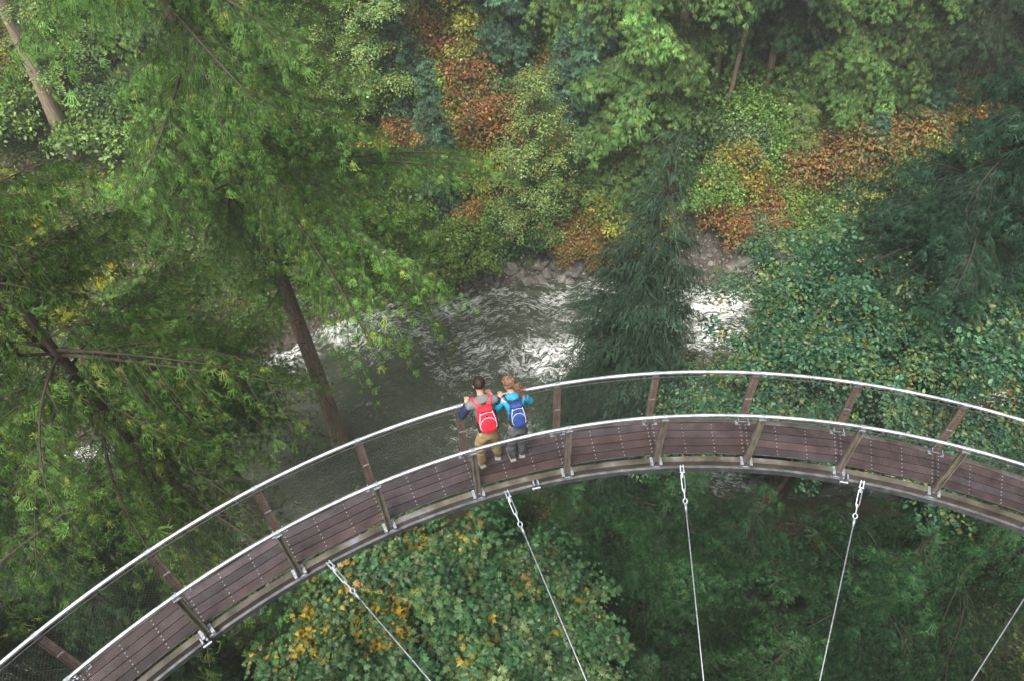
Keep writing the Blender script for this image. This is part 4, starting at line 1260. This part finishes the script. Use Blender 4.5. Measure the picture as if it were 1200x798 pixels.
def build_gravel():
    rs = np.random.RandomState(9); n = 16000
    x = rs.uniform(-14, 30, n); y = rs.uniform(32, 52, n); d, _ = bank_dist(x, y)
    keep = (d > -.8) & (d < 3.6 + 2.2 * vnoise(x * .3, y * .3)); x, y = x[keep], y[keep]; n = len(x)
    ico = np.array([(1, 0, 0), (-1, 0, 0), (0, 1, 0), (0, -1, 0), (0, 0, .8), (0, 0, -.8)], float)
    F = np.array([(0, 2, 4), (2, 1, 4), (1, 3, 4), (3, 0, 4), (2, 0, 5), (1, 2, 5), (3, 1, 5), (0, 3, 5)])
    D = rs.randn(n, 3); D[:, 2] *= .3
    g = rs.uniform(.4, 1.6, (n, 1)) * np.array([[1, .97, .92]])
    V, FF, C = stamp((ico, F, np.zeros(6)), np.stack([x, y, ground(x, y) + .02], 1), frames(D, np.tile([[0, 0, 1.]], (n, 1))), rs.uniform(.04, .16, n), g, g)
    tag(link_mesh('gravel', np_mesh('gravel', V, [FF], False, C), None, M_ROCK), 'grey gravel along the far river shore', 'gravel', kind='stuff')
build_gravel()

# ------------------------------------------------------------------ mist
mb = MB()
mb.frame_box((0, 50, -5), (1, 0, 0), (0, 1, 0), (0, 0, 1), 140, 100, 50)
m = bpy.data.materials.new('haze'); m.use_nodes = True
t = m.node_tree; t.nodes.clear()
out = t.nodes.new('ShaderNodeOutputMaterial'); pv = t.nodes.new('ShaderNodeVolumePrincipled')
pv.inputs['Color'].default_value = (.93, .96, .98, 1); pv.inputs['Density'].default_value = .0012; pv.inputs['Anisotropy'].default_value = .3
t.links.new(pv.outputs[0], out.inputs['Volume'])
hz = mb.build('haze', m); tag(hz, 'thin grey morning mist filling the canyon', 'mist', kind='stuff')

# ------------------------------------------------------------------ the two hikers
def flat_mat(name, c, rough=.7, var=.25, scale=18, bump=.0, spec=.3):
    lo = tuple(v * (1 - var) for v in c); hi = tuple(v * (1 + var) for v in c)
    return noise_mat(name, [(.3, lo), (.5, c), (.7, hi)], scale, rough, bump=bump, spec=spec)
M_SKIN = flat_mat('skin', (.56, .33, .24), .5, .08, 12)
M_KHAKI = flat_mat('khaki_cloth', (.36, .255, .135), .85, .22, 9, .35)
M_GREYCL = flat_mat('grey_cloth', (.105, .108, .118), .85, .25, 9, .35)
M_HOODIE = flat_mat('grey_marl_cloth', (.15, .16, .165), .9, .2, 14, .35)
M_NAVY = flat_mat('navy_cloth', (.018, .026, .065), .8, .25, 12, .3)
M_TEAL = flat_mat('teal_shell_cloth', (.018, .25, .40), .55, .18, 9, .4, .5)
M_RED = flat_mat('red_pack_cloth', (.52, .016, .035), .7, .3, 14, .2, .4)
M_PINK = flat_mat('red_strap_cloth', (.72, .05, .07), .6, .1)
M_BLUE = flat_mat('blue_pack_cloth', (.016, .05, .22), .7, .35, 14, .2, .4)
M_PALE = flat_mat('pale_piping', (.62, .66, .72), .5, .1)
M_BLACK = flat_mat('black_webbing', (.02, .02, .022), .7, .2)
M_HAIRD = flat_mat('dark_brown_hair', (.022, .013, .009), .45, .4, 40, .4)
M_HAIRR = flat_mat('auburn_hair', (.17, .095, .058), .45, .75, 30, .6)
M_SHOET = flat_mat('tan_shoe', (.33, .24, .14), .8, .2)
M_SHOEG = flat_mat('dark_shoe', (.06, .06, .065), .7, .3)
M_SOLE = flat_mat('pale_sole', (.34, .32, .29), .7, .1)
M_EYE = flat_mat('dark_eye', (.02, .015, .012), .2, .1)
M_LIP = flat_mat('lip', (.40, .14, .12), .5, .1)

def skin_mesh(nodes, edges, root, sub=2):
    """one continuous skin over a skeleton; returns plain mesh data"""
    names = list(nodes)
    me = bpy.data.meshes.new('tmp')
    me.from_pydata([nodes[n][0] for n in names], [(names.index(a), names.index(b)) for a, b in edges], [])
    o = bpy.data.objects.new('tmp', me); COL.objects.link(o)
    sk = o.modifiers.new('skin', 'SKIN'); sk.use_smooth_shade = True; sk.branch_smoothing = .6
    ss = o.modifiers.new('sub', 'SUBSURF'); ss.levels = sub; ss.render_levels = sub
    for i, n in enumerate(names):
        r = nodes[n][1]
        me.skin_vertices[0].data[i].radius = r if hasattr(r, '__len__') else (r, r)
        me.skin_vertices[0].data[i].use_root = n == root
    dg = bpy.context.evaluated_depsgraph_get(); dg.update()
    out = bpy.data.meshes.new_from_object(o.evaluated_get(dg))
    bpy.data.objects.remove(o); bpy.data.meshes.remove(me)
    return out

def merge(meshes, name):
    bm = bmesh.new()
    for m_ in meshes: bm.from_mesh(m_)
    me = bpy.data.meshes.new(name); bm.to_mesh(me); bm.free()
    for p_ in me.polygons: p_.use_smooth = True
    return me

def ellipsoid(c, r, rot=None, sub=3, noise=0.0, nf=6.0):
    bm = bmesh.new(); bmesh.ops.create_icosphere(bm, subdivisions=sub, radius=1.0)
    R = rot or Matrix.Identity(3)
    for v in bm.verts:
        f = 1 + (noise * float(fbm(v.co.x * nf, v.co.y * nf, v.co.z * nf, 2)) if noise else 0)
        v.co = Vector(c) + R @ Vector((v.co.x * r[0] * f, v.co.y * r[1] * f, v.co.z * r[2] * f))
    me = bpy.data.meshes.new('tmp'); bm.to_mesh(me); bm.free()
    return me

def hand_meshes(wrist, fwd, side, sgn):
    """palm with four curled fingers and a thumb; fwd = along the forearm"""
    f = Vector(fwd).normalized(); s = Vector(side).normalized(); n = f.cross(s).normalized()
    if n.z > 0: n = -n                                     # palm side looks down
    out = []
    w = Vector(wrist)
    out.append(skin_mesh({'a': (w - f * .02, .026), 'b': (w + f * .035, (.036, .020)), 'c': (w + f * .085, (.040, .017))}, [('a', 'b'), ('b', 'c')], 'a', 1))
    for i, (off, L) in enumerate(((-.030, .066), (-.010, .076), (.010, .071), (.030, .055))):
        p = w + f * .075 + s * off
        a = p + f * L * .5 + n * .006; b = a + f * L * .33 + n * L * .36; c = b + f * L * .02 + n * L * .34
        out.append(skin_mesh({'o': (p, .0105), 'a': (a, .0095), 'b': (b, .0088), 'c': (c, .0072)}, [('o', 'a'), ('a', 'b'), ('b', 'c')], 'o', 1))
    p = w + f * .03 + s * -sgn * .03
    a = p + f * .028 - s * sgn * .030 + n * .012; b = a + f * .030 - s * sgn * .006 + n * .022
    out.append(skin_mesh({'o': (p, .013), 'a': (a, .011), 'b': (b, .0085)}, [('o', 'a'), ('a', 'b')], 'o', 1))
    return out

def build_person(loc, rz, label, H, spec):
    k = H / 1.76
    root = empty('person', loc, rz)
    tag(root, label, 'person')
    V = lambda x, y, z: Vector((x * k, y * k, z * k))
    J = {n: V(*p) for n, p in spec['joints'].items()}
    bw = spec['build']
    body = {'pelvis': (J['pelvis'], (.135 * bw, .10)), 'waist': (J['waist'], (.12 * bw, .09)), 'chest': (J['chest'], (.14 * bw, .10)), 'upper': (J['upper'], (.105 * bw, .075)),
            'neck': (J['neck'], .052), 'jaw': (J['jaw'], (.062, .070)), 'head': (J['head'], (.076, .092)), 'crown': (J['crown'], (.058, .070))}
    E = [('pelvis', 'waist'), ('waist', 'chest'), ('chest', 'upper'), ('upper', 'neck'), ('neck', 'jaw'), ('jaw', 'head'), ('head', 'crown')]
    for s in 'lr':
        body['sh' + s] = (J['sh' + s], .056 * bw); body['el' + s] = (J['el' + s], .040); body['wr' + s] = (J['wr' + s], .028)
        body['hip' + s] = (J['hip' + s], .090); body['kn' + s] = (J['kn' + s], .058); body['an' + s] = (J['an' + s], .040); body['to' + s] = (J['to' + s], .034)
        E += [('upper', 'sh' + s), ('sh' + s, 'el' + s), ('el' + s, 'wr' + s), ('pelvis', 'hip' + s), ('hip' + s, 'kn' + s), ('kn' + s, 'an' + s), ('an' + s, 'to' + s)]
    pieces = [skin_mesh(body, E, 'pelvis')]
    for s, sg in (('l', -1), ('r', 1)):
        f = J['wr' + s] - J['el' + s]; f = Vector((f.x * .5, f.y, f.z * .3)).normalized()
        pieces += hand_meshes(J['wr' + s], f, f.cross(Vector((0, 0, 1))), sg)
    yaw = spec['yaw']; tilt = spec.get('tilt', 0)
    HR = Matrix.Rotation(yaw, 3, 'Z') @ Matrix.Rotation(spec.get('nod', -.35), 3, 'X') @ Matrix.Rotation(tilt, 3, 'Y')
    hc = J['head']
    at = lambda x, y, z: hc + HR @ Vector((x, y, z))
    pieces.append(ellipsoid(at(0, .100, -.025), (.014, .024, .024), HR, 2))               # nose
    for sg in (-1, 1): pieces.append(ellipsoid(at(.082 * sg, -.005, -.015), (.010, .020, .032), HR, 2))   # ears
    link_mesh('body', merge(pieces, 'body'), root, M_SKIN)
    for sg in (-1, 1): link_mesh('eye', merge([ellipsoid(at(.032 * sg, .086, .006), (.013, .010, .008), HR, 2)], 'eye'), root, M_EYE)
    link_mesh('mouth', merge([ellipsoid(at(0, .088, -.062), (.024, .008, .008), HR, 2)], 'mouth'), root, M_LIP)
    # trousers
    tr = {'pelvis': (J['pelvis'] + V(0, 0, .02), (.150 * bw, .118)), 'belt': (J['pelvis'].lerp(J['waist'], .55), (.138 * bw, .108))}
    TE = [('pelvis', 'belt')]
    for s in 'lr':
        tr['hip' + s] = (J['hip' + s], .104 * bw); tr['mid' + s] = (J['hip' + s].lerp(J['kn' + s], .5), .092 * bw); tr['kn' + s] = (J['kn' + s], .082); tr['sh' + s] = (J['kn' + s].lerp(J['an' + s], .5), .078); tr['an' + s] = (J['an' + s] + V(0, -.005, .005), .076)
        TE += [('pelvis', 'hip' + s), ('hip' + s, 'mid' + s), ('mid' + s, 'kn' + s), ('kn' + s, 'sh' + s), ('sh' + s, 'an' + s)]
    me = merge([skin_mesh(tr, TE, 'pelvis')], 'trousers')
    for v in me.vertices:
        f = .017 * float(fbm(v.co.x * 9, v.co.y * 9, v.co.z * 17, 3)); v.co.x += f; v.co.y += f
    link_mesh('trousers', me, root, spec['trousers'])
    # torso garment and sleeves
    tz = {'hem': (J['pelvis'].lerp(J['waist'], .05), (.150 * bw, .122)), 'waist': (J['waist'], (.142 * bw, .112)), 'chest': (J['chest'], (.160 * bw, .120)), 'upper': (J['upper'], (.128 * bw, .092)), 'collar': (J['upper'].lerp(J['neck'], .75), .070)}
    ZE = [('hem', 'waist'), ('waist', 'chest'), ('chest', 'upper'), ('upper', 'collar')]
    for s in 'lr':
        tz['sh' + s] = (J['sh' + s], .070 * bw); tz['sb' + s] = (J['sh' + s].lerp(J['el' + s], .28), .062)
        ZE += [('upper', 'sh' + s), ('sh' + s, 'sb' + s)]
    me = merge([skin_mesh(tz, ZE, 'chest')], 'jacket')
    for v in me.vertices:
        f = .012 * float(fbm(v.co.x * 12, v.co.y * 12, v.co.z * 15, 3)); v.co.y += f
    link_mesh(spec['top_name'], me, root, spec['top'])
    for s in 'lr':
        sl = {'a': (J['sh' + s].lerp(J['el' + s], .05), .071), 'b': (J['sh' + s].lerp(J['el' + s], .6), .064), 'c': (J['el' + s], .060), 'd': (J['el' + s].lerp(J['wr' + s], .5), .052), 'e': (J['wr' + s].lerp(J['el' + s], .05), .044)}
        me = merge([skin_mesh(sl, [('a', 'b'), ('b', 'c'), ('c', 'd'), ('d', 'e')], 'b')], 'sleeve')
        for v in me.vertices:
            f = .010 * float(fbm(v.co.x * 18, v.co.y * 22, v.co.z * 22, 2)); v.co.z += f
        link_mesh('sleeve', me, root, spec['sleeve'])
    # hood or collar lying on the back
    hd = merge([ellipsoid(J['neck'] + V(0, -.075, -.025), (.135 * k, .075 * k, .070 * k), Matrix.Rotation(-.5, 3, 'X'), 3, .16, 3)], 'hood')
    link_mesh('hood', hd, root, spec['top'])
    for s in 'lr':
        a = J['an' + s]; t_ = J['to' + s]
        fx = Vector((t_.x - a.x, t_.y - a.y, 0)).normalized()
        sh = {'h': (Vector((a.x, a.y, 0)) - fx * .03 + Vector((0, 0, .055)), (.046, .042)), 'm': (Vector((a.x, a.y, 0)) + fx * .06 + Vector((0, 0, .052)), (.048, .042)), 't': (Vector((a.x, a.y, 0)) + fx * .165 + Vector((0, 0, .040)), (.044, .030))}
        so = link_mesh('shoe', merge([skin_mesh(sh, [('h', 'm'), ('m', 't')], 'm')], 'shoe'), root, spec['shoe'])
        mb = MB(); c = Vector((a.x, a.y, 0)) + fx * .07
        mb.frame_box(c + Vector((0, 0, .014)), fx, Vector((-fx.y, fx.x, 0)), (0, 0, 1), .135, .045, .012)
        mb.build('sole', M_SOLE, so)
    # hair
    hm = []
    if spec['hair'] == 'short':
        bm = bmesh.new(); bmesh.ops.create_icosphere(bm, subdivisions=4, radius=1.0)
        for v in bm.verts:
            c = v.co.copy()
            f = 1 + .07 * float(fbm(c.x * 9, c.y * 9, c.z * 9, 3))
            q = Vector((c.x * .089, c.y * .106, c.z * .112)) * f
            if c.y > .25 and c.z < .42: q *= .70               # the face stays free
            if c.z < -.45: q *= .72
            v.co = at(q.x, q.y - .008, q.z + .018)
        me = bpy.data.meshes.new('tmp'); bm.to_mesh(me); bm.free(); hm.append(me)
        link_mesh('hair', merge(hm, 'hair'), root, M_HAIRD)
    else:
        bm = bmesh.new(); bmesh.ops.create_icosphere(bm, subdivisions=4, radius=1.0)
        for v in bm.verts:
            c = v.co.copy()
            f = 1 + .10 * float(fbm(c.x * 6, c.y * 6, c.z * 6, 3))
            q = Vector((c.x * .094, c.y * .112, c.z * .116)) * f
            if c.y > .2 and c.z < .45: q *= .70
            if c.z < -.5: q *= .75
            v.co = at(q.x, q.y - .010, q.z + .018)
        me = bpy.data.meshes.new('tmp'); bm.to_mesh(me); bm.free()
        link_mesh('hair', merge([me], 'hair'), root, M_HAIRR)
        rs = np.random.RandomState(4)
        root_p = at(.015, -.105, .03)
        link_mesh('hair_tie', merge([ellipsoid(root_p, (.028, .028, .022), HR, 2)], 'hair_tie'), root, M_BLACK)
        paths, rads = [], []
        for q in range(46):
            e = root_p + Vector((.085 + rs.randn() * .065, -.075 + rs.randn() * .045, -.21 + rs.randn() * .07))
            m1_ = root_p + Vector((.05 + rs.randn() * .035, -.085 + rs.randn() * .03, -.02 + rs.randn() * .03))
            t = np.linspace(0, 1, 22)[:, None]
            P = (1 - t) ** 2 * np.array(root_p) + 2 * t * (1 - t) * np.array(m1_) + t ** 2 * np.array(e)
            ph = rs.rand() * 6.28; w_ = 14 + rs.rand() * 6
            P = P + .022 * np.concatenate([np.cos(ph + t * w_), np.sin(ph + t * w_), .4 * np.cos(ph * 2 + t * w_)], 1) * np.minimum(1, t * 3)
            paths.append(P); rads.append((.0075) * (1 - .55 * t[:, 0]))
        Vv, Ff = tubes_np(paths, rads, 5)
        link_mesh('ponytail', np_mesh('ponytail', Vv, Ff, True), root, M_HAIRR)
    return root, J

def build_pack(person, J, label, w, h, d, mats, lean, flip):
    """rucksack lying against the leaning back: local x right, z up the spine, -y away from it"""
    base = J['chest'].lerp(J['waist'], .20)
    n = Vector((0, -math.cos(lean), math.sin(lean)))
    c = base + n * (.112 + d * .5)
    M = person.matrix_basis.copy()
    W = Matrix.LocRotScale(person.location, person.rotation_euler, None)
    root = empty('backpack', W @ c)
    R = Matrix.Rotation(person.rotation_euler.z, 3, 'Z') @ Matrix.Rotation(-lean, 3, 'X')
    root.rotation_euler = R.to_euler()
    tag(root, label, 'backpack')
    def shell(name, cx, cy, cz, sx, sy, sz, mat, top=.75, parent=None, p=3.2):
        bm = bmesh.new(); bmesh.ops.create_uvsphere(bm, u_segments=28, v_segments=18, radius=1.0)
        for v in bm.verts:
            c_ = v.co
            m_ = (abs(c_.x) ** p + abs(c_.y) ** p + abs(c_.z) ** p) ** (1 / p)
            q = c_ / m_
            tp = 1 - (1 - top) * max(0, q.z) 
            f = 1 + .09 * float(fbm(q.x * 2.6 + sx * 40, q.y * 2.6, q.z * 3.4, 3))
            v.co = Vector((cx + q.x * sx * tp * f, cy + q.y * sy * (tp if q.y < 0 else 1) * f, cz + q.z * sz))
        me = bpy.data.meshes.new(name); bm.to_mesh(me); bm.free()
        for p_ in me.polygons: p_.use_smooth = True
        return link_mesh(name, me, parent or root, mat)
    main, strap, pipe = mats
    shell('main_bag', 0, 0, 0, w / 2, d / 2, h / 2, main)
    shell('front_pocket', 0, -d * .48, -h * .14, w * .40, d * .22, h * .30, main, .8)
    shell('top_lid', 0, -d * .08, h * .42, w * .40, d * .44, h * .10, main, .8)
    mb = MB()
    pts = [Vector((math.sin(x) * w * .41, -d * .60, -h * .14 + math.cos(x) * h * .30)) for x in np.linspace(-2.2, 2.2, 19)]
    mb.tube(pts, .0035, 6); mb.build('piping', pipe, root, True)
    mb = MB(); mb.tube([Vector((x * w * .36, -d * .47 - .012 * (1 - x * x), h * .27 + .03 * (1 - x * x))) for x in np.linspace(-1, 1, 11)], .0035, 6); mb.build('zip', pipe, root, True)
    for sg in (-1, 1):
        mb = MB(); mb.tube([Vector((sg * w * .30, -d * .46, h * .36)), Vector((sg * w * .40, -d * .50, h * .05)), Vector((sg * w * .44, -d * .42, -h * .30))], .0045, 6); mb.build('seam', pipe, root, True)
        shell('side_pocket', sg * w * .47, -d * .05, -h * .22, w * .07, d * .32, h * .22, M_BLACK, .9)
    mb = MB(); mb.frame_box((0, -d * .50, h * .10), (1, 0, 0), (0, 1, 0), (0, 0, 1), .012, .010, h * .12); mb.build('buckle_strap', M_BLACK, root)
    mb = MB(); mb.tube([Vector((-.03, d * .30, h * .47)), Vector((-.02, d * .25, h * .56)), Vector((.02, d * .25, h * .56)), Vector((.03, d * .30, h * .47))], .007, 6); mb.build('grab_loop', M_BLACK, root, True)
    shoul = W.inverted()
    for s, sg in (('l', -1), ('r', 1)):
        # strap runs over the shoulder and back under the arm, in pack coordinates
        Rp = Matrix.Rotation(-lean, 3, 'X').transposed()
        loc = lambda p: Rp @ (p - c)
        sh = J['sh' + s]
        pts = [Vector((sg * .045, d * .42, h * .40)), loc(Vector((sh.x * .50, sh.y - .075, sh.z + .075))), loc(Vector((sh.x * .62, sh.y - .015, sh.z + .092))), loc(Vector((sh.x * .68, sh.y + .07, sh.z + .055))), loc(Vector((sh.x * .72, sh.y + .10, sh.z - .03)))]
        # smooth and flatten
        P = [Vector(q) for q in np.stack([np.interp(np.linspace(0, 4, 21), range(5), [p_[i] for p_ in pts]) for i in range(3)], 1)]
        mb = MB()
        for i in range(20):
            t_ = (P[i + 1] - P[i]); L = t_.length
            x_ = Vector((1, 0, 0)); x_ = (x_ - t_.normalized() * x_.dot(t_.normalized())).normalized()
            mb.frame_box((P[i] + P[i + 1]) / 2, t_, x_, t_.cross(x_), L * .56, .026, .006)
        mb.build('strap', strap, root)
        mb = MB(); mb.tube([Vector((sg * w * .40, d * .35, -h * .42)), Vector((sg * w * .62, d * .9, -h * .30)), Vector((sg * w * .60, d * 1.5, -h * .02))], .009, 6); mb.build('webbing', M_BLACK, root, True)
        mb = MB(); mb.tube([Vector((sg * w * .50, -d * .2, -h * .30)), Vector((sg * w * .52, d * .1, -h * .18)), Vector((sg * w * .46, d * .25, h * .10))], .006, 6); mb.build('side_strap', pipe if flip else M_BLACK, root, True)
    return root

JM = {'pelvis': (.00, -.05, .935), 'waist': (.0, .03, 1.08), 'chest': (.0, .135, 1.25), 'upper': (.0, .215, 1.375), 'neck': (.0, .275, 1.475), 'jaw': (.005, .325, 1.545), 'head': (.01, .355, 1.625), 'crown': (.01, .365, 1.70),
      'shl': (-.19, .205, 1.385), 'shr': (.19, .205, 1.385), 'ell': (-.335, .17, 1.165), 'elr': (.325, .20, 1.16), 'wrl': (-.19, .40, 1.145), 'wrr': (.205, .40, 1.165),
      'hipl': (-.095, -.05, .88), 'hipr': (.095, -.05, .88), 'knl': (-.115, -.01, .49), 'knr': (.135, .015, .49), 'anl': (-.115, -.075, .09), 'anr': (.16, -.01, .09), 'tol': (-.15, .09, .045), 'tor': (.20, .15, .045)}
man, Jm = build_person((-.385, 6.10, .0), .30, 'hiker in grey and navy hoodie and khaki trousers leaning on the outer rail', 1.78,
    dict(joints=JM, build=1.06, yaw=-.12, nod=-.42, trousers=M_KHAKI, top=M_HOODIE, top_name='hoodie', sleeve=M_NAVY, shoe=M_SHOET, hair='short'))
build_pack(man, Jm, 'red backpack with pale piping on the back of the hiker in khaki trousers', .295, .43, .16, (M_RED, M_PINK, M_PALE), .52, False)

JW = {'pelvis': (.00, -.03, .945), 'waist': (.0, .06, 1.085), 'chest': (.0, .165, 1.245), 'upper': (-.005, .245, 1.365), 'neck': (-.015, .305, 1.46), 'jaw': (-.03, .355, 1.525), 'head': (-.04, .385, 1.60), 'crown': (-.03, .39, 1.675),
      'shl': (-.175, .235, 1.37), 'shr': (.165, .235, 1.37), 'ell': (-.275, .22, 1.175), 'elr': (.285, .235, 1.17), 'wrl': (-.17, .415, 1.185), 'wrr': (.13, .43, 1.185),
      'hipl': (-.085, -.03, .88), 'hipr': (.085, -.03, .88), 'knl': (-.09, .01, .49), 'knr': (.09, .02, .49), 'anl': (-.085, -.05, .09), 'anr': (.085, -.02, .09), 'tol': (-.10, .10, .045), 'tor': (.11, .13, .045)}
woman, Jw = build_person((.075, 6.18, .0), .25, 'curly haired hiker in teal jacket and grey trousers leaning on the outer rail', 1.70,
    dict(joints=JW, build=.95, yaw=.75, nod=-.25, tilt=.15, trousers=M_GREYCL, top=M_TEAL, top_name='jacket', sleeve=M_TEAL, shoe=M_SHOEG, hair='long'))
build_pack(woman, Jw, 'blue backpack on the back of the hiker in the teal jacket', .245, .39, .15, (M_BLUE, M_NAVY, M_PALE), .55, True)
